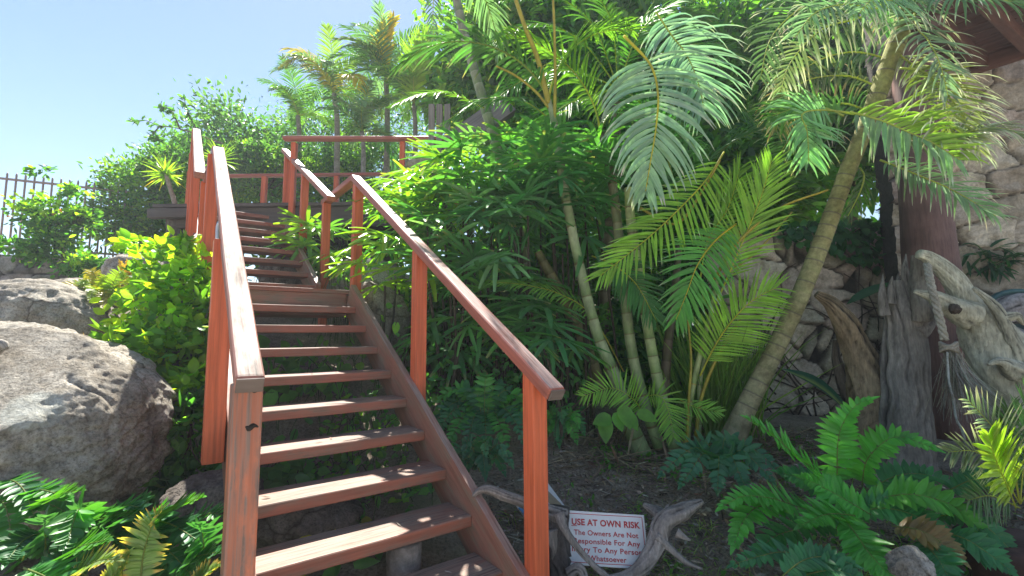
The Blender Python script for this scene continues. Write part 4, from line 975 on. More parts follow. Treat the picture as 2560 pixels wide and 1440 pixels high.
# --- palms standing beyond the deck
def farpalm(name, label, px, pyb, pyt, Y, Lf, kinds, n, rpx=9, tcol=(.3, .28, .24), lean=0):
    b = P(px, pyb, Y); t = P(px + lean, pyt, Y)
    r = thing(name, label, "palm", (b[0], b[1], float(gz(b[0], b[1]))), "palms beyond the deck")
    m = MB(); q = np.array([[b[0], b[1], float(gz(b[0], b[1])) - .1], (b + t) / 2 + [.03, 0, 0], t]); tube(m, q, np.array([1.3, 1, .8]) * rpx * Y / FPX, 12, tcol, n=30, rough=.06, rfreq=9)
    m.build("trunk", M_bark, r)
    for i in range(n):
        k = kinds[i % len(kinds)]
        putfrond(r, t, (k, ('up', 'mid', 'mid', 'low', 'up')[i % 5]), i * 2.399 + rng.normal(0, .2), Lf * rng.uniform(.8, 1.15))
    return r
farpalm("feather_palm", "tall palm beyond the deck with an orange yellow top leaf", 965, 430, 200, 10.5, 1.75, 'ggsg', 15, 8)
farpalm("feather_palm", "leaning palm beyond the deck with golden drooping fronds at its left", 845, 430, 235, 10.8, 1.6, 'ygsyo', 13, 8, lean=-10)
farpalm("feather_palm", "bright backlit young palm right of the orange-topped palm beyond the deck", 1035, 470, 260, 9.8, 1.35, 'lylg', 13, 7)
farpalm("feather_palm", "low shaded palm just behind the rear guard rail", 905, 470, 330, 9.6, 1.2, 'sgsd', 12, 7)
farpalm("feather_palm", "small pale palm at the left end of the palms beyond the deck", 745, 470, 290, 11.5, 1.3, 'lgl', 12, 7)
q = P(965, 200, 10.5)
ob = COL.objects[-1]
pr = [o for o in bpy.data.objects if o.name.startswith("feather_palm")]
p0_ = [o for o in pr if "orange yellow" in o["label"]][0]; p1_ = [o for o in pr if "golden" in o["label"]][0]
pfrond(p0_, [(962, 190, 10.4), (958, 130, 10.2), (965, 80, 10.0), (985, 45, 9.9)], n=30, L=.5, W=.06, a0=40, a1=25, droop=.35, col=(.44, .30, .03), nrm=(0, -1, .2))
pfrond(p0_, [(962, 190, 10.4), (930, 130, 10.1), (890, 100, 9.8), (845, 95, 9.6)], n=30, L=.6, W=.05, a0=55, a1=25, droop=.6, col=(.2, .27, .06), nrm=(0, -.5, .8))
pfrond(p1_, [(835, 230, 10.6), (800, 170, 10.2), (755, 140, 9.9), (712, 160, 9.7)], n=30, L=.6, W=.05, a0=60, a1=25, droop=.8, col=(.36, .29, .03), tip=(.3, .16, .03), nrm=(0, -.5, .8))
pfrond(p1_, [(835, 230, 10.4), (860, 190, 10.0), (890, 190, 9.7), (915, 230, 9.5)], n=26, L=.5, W=.05, a0=60, a1=25, droop=.9, col=(.42, .30, .02), nrm=(0, -.5, .8))
p2_ = [o for o in pr if "young palm right" in o["label"]][0]
pfrond(p2_, [(1035, 260, 9.6), (1035, 190, 9.3), (1050, 130, 9.0), (1075, 90, 8.8)], n=34, L=.65, W=.05, a0=50, a1=25, droop=.3, col=(.22, .33, .035), nrm=(0, -1, .1))

# ------------------------------------------------------------------ lady palms (fan leaves on thin canes)
FANS = {}
def fanmesh(k, v):
    if (k, v) in FANS: return FANS[(k, v)]
    c = {'d': (.065, .185, .075), 'g': (.095, .24, .06), 'l': (.19, .32, .03), 's': (.13, .25, .13)}[k]  # sunlit yellow and bluish sky sheen are put into these leaf colours
    m = MB(); n = 8 + v % 3
    tube(m, np.array([[0, 0, 0], [.12, 0, .06], [.24, 0, .09]]), [.004, .003, .003], 6, c, n=8)
    az = np.linspace(-1.75, 1.75, n) + rng.normal(0, .06, n)
    dr = np.stack([np.cos(az), np.sin(az), .15 + rng.normal(0, .1, n)], 1)
    strips(m, np.tile([.24, 0, .09], (n, 1)), dr, (0, 0, 1), rng.uniform(.3, .42, n) * (1 - .1 * np.abs(az)), rng.uniform(.03, .042, n), FAN, rng.uniform(.35, .95, n), .3, jit(c, n, .1), TAN if v == 2 else None, .97)
    o = m.build("fan_leaf", M_fan); me = o.data; bpy.data.objects.remove(o); FANS[(k, v)] = me; return me
def ladypalm(label, cells, canes_n):
    """cells: (px, py, Y, kind, count, spread px) of fan leaves"""
    c0 = cells[0]; b = P(c0[0], c0[1], c0[2]); base = onground(b[0], b[1])
    r = thing("lady_palm", label, "palm", base, "lady palms along the stairs")
    allp = []
    for (px, py, Y, kd, cnt, sp) in cells:
        for i in range(cnt):
            p = P(px + rng.uniform(-sp, sp), py + rng.uniform(-sp, sp) * .9, Y + rng.uniform(-.35, .35)); allp.append(p)
            k = kd[int(rng.integers(len(kd)))]
            o = bpy.data.objects.new("fan_leaf", fanmesh(k, int(rng.integers(4)))); COL.objects.link(o); o.parent = r
            yaw = rng.uniform(0, 6.28) if rng.random() < .45 else rng.normal(-1.57, .9)
            o.rotation_euler = (rng.normal(0, .25), rng.uniform(-.5, .7) if abs(yaw + 1.57) < .8 else rng.uniform(-.6, .35), yaw); o.scale = (rng.uniform(.95, 1.45),) * 3
            o.location = Vector(p - base)
    for i in range(canes_n):
        p = allp[int(rng.integers(len(allp)))]; x, y = p[0] + rng.normal(0, .15), p[1] + rng.normal(0, .12)
        m = MB(); tube(m, np.array([[x, y, float(gz(x, y)) - .05], [(x + p[0]) / 2 + .03, (y + p[1]) / 2, (p[2] + float(gz(x, y))) / 2], p]), [.014, .012, .009], 8, (.085, .07, .045), n=16, rough=.15, rfreq=14)
        m.build("cane", M_bark, r)
    return r
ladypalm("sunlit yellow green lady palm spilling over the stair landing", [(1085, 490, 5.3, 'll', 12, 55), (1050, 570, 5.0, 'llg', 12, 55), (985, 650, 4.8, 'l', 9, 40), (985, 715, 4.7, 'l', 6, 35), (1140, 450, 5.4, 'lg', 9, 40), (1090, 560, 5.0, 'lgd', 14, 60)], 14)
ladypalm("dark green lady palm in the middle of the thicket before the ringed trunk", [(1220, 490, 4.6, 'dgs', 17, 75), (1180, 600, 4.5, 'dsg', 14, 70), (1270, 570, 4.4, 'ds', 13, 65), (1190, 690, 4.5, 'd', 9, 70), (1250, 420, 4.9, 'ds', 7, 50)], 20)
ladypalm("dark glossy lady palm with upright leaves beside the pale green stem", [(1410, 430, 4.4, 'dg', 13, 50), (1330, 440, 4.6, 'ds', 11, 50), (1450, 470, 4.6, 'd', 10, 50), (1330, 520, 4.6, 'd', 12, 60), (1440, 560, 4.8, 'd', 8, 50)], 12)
ladypalm("low lady palm under the handrail between posts", [(1180, 740, 4.4, 'dg', 9, 60), (1330, 860, 4.3, 'dg', 7, 40), (1170, 850, 4.3, 'dg', 8, 55), (1300, 760, 4.5, 'd', 8, 60), (1390, 800, 4.6, 'd', 7, 50)], 14)
ladypalm("small lit lady palm below the deck seen between the landing posts", [(800, 640, 6.3, 'l', 7, 28), (850, 620, 6.5, 'lg', 7, 32), (790, 600, 6.4, 'lg', 5, 25)], 5)
# ------------------------------------------------------------------ leaf clouds: shrubs and trees
def cloud(m, c, rad, n, L, W, cols, prof=SMALL, clumps=40, cr=.28, shell=.55, droop=.3, upn=.8, flat=1., rs=None):
    c = np.asarray(c, float); rad = np.asarray(rad, float)
    d = nz(rng.normal(0, 1, (clumps, 3))); r = rng.uniform(shell, 1., (clumps, 1)) ** .7
    cc = d * r
    w = rng.uniform(.4, 1.6, clumps); w /= w.sum()
    k = rng.choice(clumps, n, p=w)
    p = cc[k] + np.clip(rng.normal(0, 1, (n, 3)), -1.55, 1.55) * cr * rng.uniform(.5, 1.2, (clumps, 1))[k] * np.array([1, 1, flat])
    pos = c + p * rad
    out = nz(p * rad + rng.normal(0, .35, (n, 3)) * rad.mean())
    dr = nz(out + rng.normal(0, .8, (n, 3)) + [0, 0, .15])
    nr = nz(rng.normal(0, .55, (n, 3)) + [0, -.15, upn])
    cols = np.array(cols); ck = rng.integers(0, len(cols), clumps)
    base = cols[ck][k]; mixk = rng.random(n) < .3; base[mixk] = cols[rng.integers(0, len(cols), int(mixk.sum()))]
    cl = np.clip(base * (1 + .17 * rng.standard_normal((n, 1))) * (1 + .07 * rng.standard_normal((n, 3))), .005, .8)
    strips(m, pos, dr, nr, L * rng.uniform(.6, 1.25, n), W * rng.uniform(.7, 1.2, n), prof, droop * rng.uniform(.3, 1.5, n), .22, cl)
    return c + cc * rad * .8
def woody(label, cat, name, clouds, trunk, L, W, cols, mat=None, prof=SMALL, group=None, limb=7, tcol=(.14, .11, .085), droop=.3, crownname="crown", **kw):
    """clouds: (centre, radii, leaves, clumps); trunk: list of points and radius"""
    q, r0 = trunk; q = np.array(q, float)
    r = thing(name, label, cat, q[0], group)
    m = MB(); cen = []
    for (c, rad, n, cl) in clouds: cen.append(cloud(m, c, rad, n, L, W, cols, prof, cl, droop=droop, **kw))
    m.build(crownname, mat or M_leaf, r)
    t = MB(); tube(t, q, np.linspace(r0, r0 * .55, len(q)), 10, tcol, n=22, rough=.15, rfreq=6)
    cen = np.concatenate(cen)
    for i in range(limb):
        e = cen[int(rng.integers(len(cen)))]; a = q[-1] * .75 + q[-2] * .25
        tube(t, np.array([a, (a + e) / 2 + rng.normal(0, .05, 3), e]), [r0 * .5, r0 * .3, r0 * .1], 6, tcol, n=10, rough=.15)
    t.build("trunk", M_bark, r)
    return r
def gp(x, y, dz=-.05): return onground(x, y, dz)
BLU = [(.05, .115, .065), (.07, .15, .07), (.04, .095, .055), (.09, .17, .06)]
BRT = [(.11, .2, .035), (.075, .16, .035), (.15, .23, .035), (.055, .125, .04)]
MID = [(.06, .15, .04), (.085, .19, .045), (.045, .11, .035), (.12, .23, .05)]
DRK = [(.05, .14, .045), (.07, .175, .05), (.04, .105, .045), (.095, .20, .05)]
TG = "trees beyond the deck"
def at3(px, py, Y): return P(px, py, Y)
# left and centre distance
c = at3(600, 370, 13); woody("wide blue-green tree behind the left stair rails beyond the deck", "tree", "leafy_tree", [(c, (1.5, 1.3, 1.2), 5200, 46), (at3(520, 440, 12.8), (1.2, 1., 1.), 3000, 30), (at3(690, 420, 13), (1.1, 1., 1.1), 3000, 30)], ([gp(-7.5, 13), c - [0, 0, 1.6], c], .14), .17, .075, BLU, group=TG)
c = at3(375, 500, 10.2); woody("dense rounded hedge tree with yellowish green top left of the log posts", "tree", "hedge_tree", [(c, (.9, .8, 1.0), 5000, 40), (at3(440, 440, 10.5), (.8, .7, .8), 3200, 26), (at3(320, 540, 9.8), (.6, .6, .7), 2300, 22)], ([gp(-8.2, 10.3), c - [0, 0, 1.2], c], .10), .12, .055, [(.075, .16, .045), (.12, .21, .035), (.055, .13, .045), (.04, .10, .04)], group=TG)
c = at3(660, 450, 11.5); woody("bright green tree seen between the stair rails over the low deck rail", "tree", "leafy_tree", [(c, (1.2, .8, .9), 7500, 40), (at3(800, 470, 11.8), (1.1, .8, .9), 6500, 36), (at3(920, 450, 12), (1.1, .8, 1.1), 6500, 36)], ([gp(-5.2, 11.6), c - [0, 0, 1.2], c], .10), .12, .055, BRT + BLU, group=TG)
c = at3(820, 330, 14); woody("feathery grey-green tree behind the palms beyond the deck", "tree", "leafy_tree", [(c, (1.5, 1., 1.1), 6000, 40), (at3(950, 330, 14), (1.3, 1., 1.3), 5000, 36)], ([gp(-5, 14), c - [0, 0, 1.6], c], .11), .14, .04, BLU, group=TG)
# thin bare branch with large leaves against the sky
r = thing("leafy_branch", "sparse thin branch with large drooping leaves reaching left against the sky", "branch", P(480, 345, 9.5))
m = MB()
br = [[(560, 360, 9.7), (450, 322, 9.5), (400, 315, 9.4), (360, 300, 9.3), (335, 305, 9.3)], [(450, 322, 9.5), (430, 280, 9.4), (400, 262, 9.3)], [(500, 340, 9.6), (470, 280, 9.5), (460, 245, 9.4)], [(400, 315, 9.4), (380, 340, 9.3), (405, 350, 9.3)]]
for b_ in br: tube(m, PL(b_), np.linspace(.016, .005, len(b_)), 6, (.16, .12, .1), n=20, rough=.2)
m.build("twig", M_bark, r)
m = MB()
for b_ in br:
    q = resample(PL(b_), 30)[6:]; n = 44
    i = np.minimum((rng.random(n) ** .6 * len(q)).astype(int), len(q) - 1)
    strips(m, q[i] + rng.normal(0, .006, (n, 3)), rng.normal(0, .7, (n, 3)) + [-.3, 0, -.25], rng.normal(0, .6, (n, 3)) + [0, -.6, .6], rng.uniform(.09, .17, n), .06, BROAD, .4, .2, jit((.055, .13, .06), n))
m.build("leaves", M_leaf, r)
# shrub in front of the fence
c = at3(150, 545, 7.5)
r = woody("loose glossy green shrub with a few orange flowers in front of the iron fence", "shrub", "flowering_shrub", [(c, (.50, .4, .26), 1500, 20), (at3(195, 480, 7.6), (.26, .2, .10), 160, 6), (at3(130, 620, 7.4), (.48, .35, .22), 1100, 14), (at3(105, 428, 7.5), (.12, .14, .10), 60, 4), (at3(35, 620, 7.3), (.22, .25, .14), 300, 6), (at3(190, 660, 7.2), (.32, .3, .16), 600, 8)], ([gp(-7.0, 7.6), at3(165, 640, 7.5), at3(120, 580, 7.5)], .08), .095, .055, [(.07, .17, .045), (.05, .13, .05), (.19, .30, .04), (.04, .10, .045)], prof=BROAD, tcol=(.27, .23, .18), cr=.3, shell=.3)
m = MB(); n = 5
b = c + rng.normal(0, 1, (n, 3)) * [.4, .2, .2] + [0, -.3, 0]
for k in range(5): strips(m, b, rng.normal(0, 1, (n, 3)) + [0, -.5, .2], rng.normal(0, .5, (n, 3)) + [0, -1, 0], .035, .025, SMALL, .2, .2, jit((.45, .16, .05), n))
m.build("flowers", M_leaf, r)
# dracaena
r = thing("dracaena", "spiky yellow-green dracaena rosette on a bare stalk left of the stair rails", "plant", gp(*(P(440, 505, 7.6)[:2])))
m = MB(); tube(m, PL([(445, 560, 7.6), (437, 510, 7.6), (425, 470, 7.6), (415, 435, 7.6)]), [.045, .04, .035, .03], 10, (.33, .29, .24), n=24, rough=.08, rfreq=12); m.build("stalk", M_bark, r)
m = MB(); n = 46; az = rng.uniform(0, 6.283, n); el = rng.uniform(-.5, 1.4, n)
strips(m, np.tile(P(415, 437, 7.6), (n, 1)) + rng.normal(0, .02, (n, 3)), np.stack([np.cos(az) * np.cos(el), np.sin(az) * np.cos(el), np.sin(el)], 1), (0, -.2, 1), rng.uniform(.3, .46, n), .045, [.6, 1, .95, .7, .35, .03], rng.uniform(.2, .9, n), .25, jit((.13, .23, .04), n), (.3, .24, .05), np.where(el < -.1, .4, 1.4)); m.build("leaves", M_lime, r)
r = thing("dracaena", "second spiky rosette peeping between the two left handrails", "plant", gp(*(P(560, 420, 8.8)[:2])))
m = MB(); tube(m, PL([(545, 520, 8.8), (548, 430, 8.8), (548, 400, 8.8)]), [.04, .035, .03], 8, (.3, .27, .22), n=16); m.build("stalk", M_bark, r)
m = MB(); n = 40; az = rng.uniform(0, 6.283, n); el = rng.uniform(-.3, 1.3, n)
strips(m, np.tile(P(548, 402, 8.8), (n, 1)), np.stack([np.cos(az) * np.cos(el), np.sin(az) * np.cos(el), np.sin(el)], 1), (0, -.2, 1), rng.uniform(.35, .5, n), .05, [.6, 1, .95, .7, .35, .03], rng.uniform(.2, .8, n), .25, jit((.12, .22, .04), n)); m.build("leaves", M_lime, r)
# lime green shrub left of the stairs
LM = [(.17, .31, .03), (.12, .25, .035), (.24, .34, .035), (.08, .18, .04)]
cl = [(at3(430, 680, 3.9), (.30, .28, .18), 330, 9), (at3(385, 615, 4.0), (.17, .16, .11), 120, 5), (at3(455, 610, 4.0), (.12, .14, .08), 60, 4), (at3(430, 760, 3.75), (.38, .32, .20), 520, 12), (at3(400, 850, 3.6), (.36, .32, .2), 560, 12), (at3(450, 900, 3.45), (.30, .28, .2), 480, 10), (at3(500, 800, 3.6), (.16, .25, .3), 280, 8), (at3(340, 830, 3.6), (.16, .2, .12), 130, 5), (at3(475, 990, 3.3), (.2, .22, .16), 240, 7), (at3(350, 720, 4.0), (.16, .16, .14), 120, 6), (at3(495, 690, 3.7), (.12, .16, .2), 120, 6), (at3(430, 950, 3.35), (.25, .2, .2), 260, 8)]
woody("bright lime green leafy shrub crowding the left side of the stairs", "shrub", "lime_shrub", cl, ([gp(*P(455, 1090, 3.3)[:2]), P(450, 1000, 3.4), P(445, 880, 3.55)], .03), .10, .062, LM, mat=M_lime, prof=BROAD, limb=22, tcol=(.2, .17, .13), cr=.4, shell=.2, droop=.5)
# dark undergrowth by the stairs' left foot
woody("dark green undergrowth at the foot of the lime shrub beside the big boulder", "shrub", "low_shrub", [(P(480, 1080, 3.2), (.2, .2, .22), 420, 9), (P(460, 1180, 3.0), (.16, .2, .12), 220, 6)], ([gp(*P(470, 1150, 3.2)[:2]), P(475, 1100, 3.2), P(478, 1060, 3.2)], .015), .10, .05, DRK, prof=BROAD, limb=5)
# reddish dry weeds between the boulders
m = MB(); n = 300; b = P(265, 880, 3.7) + rng.normal(0, 1, (n, 3)) * [.13, .1, .03]; b[:, 2] = P(265, 905, 3.7)[2] + rng.normal(0, .03, n)
strips(m, b, rng.normal(0, .4, (n, 3)) + [0, 0, 1], (0, -1, .3), rng.uniform(.06, .2, n), .012, SMALL, .5, .2, np.where(rng.random((n, 1)) < .5, jit((.36, .2, .1), n), jit((.2, .26, .06), n)))
solo("dry_weeds", m, M_leaf, "reddish dry weed tuft between the two largest boulders", "plant")

# ------------------------------------------------------------------ backdrop of the thicket at the right
JG = "dark trees behind the palms"
JL = ["at the head of the thicket above the deck screen", "at the top edge between the ringed palm and the silver frond", "behind the tall ringed palm", "behind the silver hanging frond", "behind the upper fronds left of the leaning palm", "behind the crown of the leaning palm", "between the clump palm and the sandstone wall"]
for i, (px, py, Y, rx, rz, n) in enumerate(((1250, 160, 9.5, 1.6, 1.9, 8500), (1440, 20, 9.2, 1.7, 1.5, 7000), (1400, 440, 8.2, 1.2, 1.4, 5500), (1600, 260, 8.6, 1.8, 2.3, 9000), (1850, 220, 8.2, 1.8, 2.4, 9000), (2110, 260, 7.2, 1.2, 1.7, 7500), (1800, 480, 6.9, 1.3, 1.1, 6000))):
    c = at3(px, py, Y)
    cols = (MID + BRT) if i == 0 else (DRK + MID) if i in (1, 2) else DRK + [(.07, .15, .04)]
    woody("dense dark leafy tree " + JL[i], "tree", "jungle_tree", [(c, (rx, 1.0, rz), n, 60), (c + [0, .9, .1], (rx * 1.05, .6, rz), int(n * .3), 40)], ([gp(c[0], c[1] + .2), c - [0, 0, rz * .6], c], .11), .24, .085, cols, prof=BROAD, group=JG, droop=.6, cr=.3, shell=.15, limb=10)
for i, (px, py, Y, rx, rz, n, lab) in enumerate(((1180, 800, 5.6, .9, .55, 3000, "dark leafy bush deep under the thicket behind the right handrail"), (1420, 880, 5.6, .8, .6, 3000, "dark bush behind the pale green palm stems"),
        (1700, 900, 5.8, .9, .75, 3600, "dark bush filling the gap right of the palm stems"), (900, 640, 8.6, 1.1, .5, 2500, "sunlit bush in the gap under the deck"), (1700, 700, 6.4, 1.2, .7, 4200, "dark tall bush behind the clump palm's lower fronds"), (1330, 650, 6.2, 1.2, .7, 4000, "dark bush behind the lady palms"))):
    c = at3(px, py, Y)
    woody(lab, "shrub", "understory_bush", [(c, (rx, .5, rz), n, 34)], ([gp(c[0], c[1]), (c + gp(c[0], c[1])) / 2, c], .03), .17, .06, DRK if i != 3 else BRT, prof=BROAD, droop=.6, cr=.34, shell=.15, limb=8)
# upright grass-like shoots right of the clump
m = MB(); n = 420; b = np.stack([rng.uniform(1.75, 2.3, n), rng.uniform(4.3, 4.9, n), np.zeros(n)], 1); b[:, 2] = gz(b[:, 0], b[:, 1])
strips(m, b, rng.normal(0, .22, (n, 3)) + [0, 0, 1], rng.normal(0, .4, (n, 3)) + [0, -1, 0], rng.uniform(.5, 1.35, n), .014, PALM, rng.uniform(.1, .7, n), .2, jit((.13, .22, .045), n))
solo("reed_clump", m, M_palm, "tall thin grassy shoots between the palm clump and the leaning trunk", "plant")
for i, (px, lab) in enumerate(((1085, "nearest the stair post"), (1190, "below the middle of the handrail"), (1435, "just left of the pale palm stems"), (1330, "behind the right newel post"), (1265, "between the handrail and the right newel"))):
    Y = 4.3 + .12 * i; b = P(px, 1050, Y); m = MB(); g = float(gz(b[0], b[1]))
    tube(m, np.array([[b[0] + .06, b[1], g - .05], [b[0] + .02, b[1], g + .5], [b[0] - .06, b[1] + .05, g + 1.0], [b[0] - .08, b[1], g + 1.6]]), [.019, .016, .013, .009], 8, (.11, .085, .06), n=26, rough=.2, rfreq=10)
    solo("bare_stem", m, M_bark, "thin dark bare stem " + lab, "stem", "bare stems under the thicket")

# ------------------------------------------------------------------ ferns
FG = "ferns in the garden beds"
HG = (.075, .24, .06); HD_ = (.045, .15, .07); HB = (.05, .14, .085); HY = (.15, .28, .04)
def fernfrond(parent, pts, c=HG, L=.1, W=.036, n=15, tip=None, tip_at=1.2, dry=0, nrm=None, droop=.3, narrow=False):
    q = PL(pts); m = MB(); ln = np.linalg.norm(np.diff(q, axis=0), axis=1).sum()
    nn = nz(camn(q.mean(0), .45)) if nrm is None else nz(nrm)
    frond(m, q, nn, n=int(n * 1.25), L=L * 1.08, W=W * 1.1, a0=68, a1=50, droop=droop, col=c, tip=tip, tip_at=tip_at, dry=dry, start=.12, rr=.0035, rcol=(.14, .16, .05), prof=[.55, 1, .9, .62, .04] if not narrow else PINNA,
          fold=.22, lift=.12, lp=lambda x: (.55 + 1.1 * min(x, .4)) * (1 - .72 * max(0, x - .55) / .45), curl=.25, jl=.1)
    strips(m, q[-1:] - (q[-1:] - q[-2:-1]) * .02, nz(q[-1:] - q[-2:-1]), nn, L * .55, W * .7, PINNA, .3, .25, jit(c, 1))
    return m.build("frond", M_fern, parent)
def fernbase(label, px, py, Y, cat="fern"):
    b = P(px, py, Y); return thing("holly_fern", label, cat, onground(b[0], b[1]), FG)
f = fernbase("large bright green holly fern spreading in front of the driftwood stumps", 2120, 1250, 2.85)
for pts, c in (([(2070, 1230, 2.85), (2052, 1189, 2.82), (1988, 1137, 2.75), (1930, 1085, 2.7), (1871, 1046, 2.66)], HG), ([(2095, 1230, 2.9), (2093, 1189, 2.9), (2098, 1084, 2.88), (2133, 1020, 2.84), (2172, 1000, 2.8)], HG),
               ([(2155, 1230, 2.9), (2157, 1195, 2.88), (2172, 1142, 2.82), (2238, 1092, 2.75), (2332, 1119, 2.66)], HG), ([(2120, 1260, 2.75), (2200, 1245, 2.65), (2285, 1236, 2.55), (2390, 1268, 2.48), (2462, 1341, 2.42)], (.07, .21, .05)),
               ([(2080, 1290, 2.75), (2005, 1270, 2.65), (1935, 1247, 2.6), (1860, 1240, 2.55), (1808, 1265, 2.5)], (.065, .21, .055)), ([(1980, 1270, 2.7), (1900, 1265, 2.6), (1860, 1300, 2.5), (1836, 1358, 2.45)], HG),
               ([(2190, 1294, 2.6), (2110, 1247, 2.65), (2065, 1222, 2.7), (2010, 1195, 2.75)], HG), ([(2104, 1290, 2.5), (2140, 1335, 2.4), (2175, 1385, 2.3), (2235, 1450, 2.2)], (.06, .2, .045)), ([(2150, 1290, 2.6), (2070, 1285, 2.5), (2005, 1312, 2.45)], (.06, .2, .045)),
               ([(2120, 1290, 2.7), (2210, 1270, 2.6), (2310, 1300, 2.5), (2380, 1370, 2.45)], HD_), ([(2120, 1250, 2.9), (2040, 1210, 2.95), (1950, 1180, 3.0)], HD_), ([(2130, 1280, 2.8), (2000, 1320, 2.7), (1930, 1345, 2.65), (1880, 1400, 2.6)], HD_),
               ([(2150, 1240, 2.95), (2240, 1190, 2.95), (2330, 1190, 2.95), (2420, 1240, 2.9)], HD_)):
    fernfrond(f, pts, np.array(c) * (1.15, 1.2, .95), L=.118, W=.038, n=17)
f = fernbase("shaded fern with broad dark fronds trailing to the right edge", 2400, 1330, 2.6)
for pts, c in (([(2373, 1225, 2.8), (2430, 1200, 2.75), (2500, 1197, 2.7), (2575, 1215, 2.65)], HD_), ([(2350, 1330, 2.5), (2408, 1345, 2.4), (2460, 1376, 2.35), (2525, 1425, 2.3)], HD_), ([(2330, 1290, 2.6), (2400, 1290, 2.5), (2470, 1320, 2.45), (2540, 1390, 2.4)], HD_),
               ([(2230, 1315, 2.5), (2290, 1323, 2.4), (2345, 1350, 2.35), (2400, 1395, 2.3)], (.2, .13, .06)), ([(2300, 1350, 2.4), (2340, 1390, 2.3), (2370, 1440, 2.25)], HD_)):
    fernfrond(f, pts, c, L=.10, W=.036, n=13)
f = fernbase("bluish dark fern between the leaning palm trunk and the bright fern", 1800, 1190, 3.3)
for k in range(9):
    a = k * .72 + .3; x, y = 1800 + 95 * math.cos(a) + rng.normal(0, 10), 1150 + 40 * math.sin(a)
    fernfrond(f, [(1800, 1195, 3.3), ((1800 + x) / 2, 1120 + 20 * math.sin(a), 3.25 - .1 * math.sin(a)), (x, y, 3.2 - .15 * math.sin(a)), (1800 + (x - 1800) * 1.35, y + 35, 3.15 - .2 * math.sin(a))], HB, L=.10, W=.038, n=11)
f = fernbase("low dark fern trailing across the grass at the bottom right of the sign", 2000, 1420, 2.3)
for pts in ([(2060, 1400, 2.35), (1964, 1380, 2.35), (1900, 1390, 2.3), (1836, 1410, 2.3)], [(1950, 1445, 2.2), (2010, 1400, 2.2), (2070, 1392, 2.2), (2130, 1410, 2.15)], [(2000, 1440, 2.2), (2080, 1425, 2.15), (2150, 1445, 2.1)]): fernfrond(f, pts, HD_, L=.085, W=.03, n=13)
f = fernbase("dark glossy fern below the handrail between the right posts", 1210, 1080, 3.9)
for k in range(16):
    a = k * .393; x, y = 1215 + 110 * math.cos(a), 1030 + 70 * math.sin(a) + rng.normal(0, 12)
    fernfrond(f, [(1210, 1075, 3.9), ((1210 + x) / 2, (1055 + y) / 2 - 40, 3.85), (x, y, 3.75 - .2 * math.sin(a)), (1210 + (x - 1210) * 1.2, y + 45, 3.7 - .25 * math.sin(a))], (HG, HD_, HB)[k % 3], L=.10, W=.036, n=12)
f = fernbase("small fern with pale dry tips beside the stringer near the driftwood arm", 1200, 1170, 3.3)
for k in range(9):
    a = k * .7; x, y = 1200 + 60 * math.cos(a), 1130 + 30 * math.sin(a)
    fernfrond(f, [(1200, 1180, 3.3), ((1200 + x) / 2, 1130, 3.28), (x, y, 3.25), (1200 + (x - 1200) * 1.3, y + 30, 3.2)], (HB, HD_)[k % 2], L=.08, W=.03, n=10, tip=(.2, .18, .12), tip_at=.95)
f = fernbase("dark fern against the slope just right of the newel post", 1400, 1080, 4.0)
for k in range(8):
    a = k * .8; x, y = 1400 + 45 * math.cos(a), 1050 + 30 * math.sin(a); fernfrond(f, [(1400, 1085, 4.), ((1400 + x) / 2, 1045, 3.98), (x, y, 3.95), (1400 + (x - 1400) * 1.3, y + 30, 3.9)], HG if k % 2 else HD_, L=.08, W=.03, n=10)
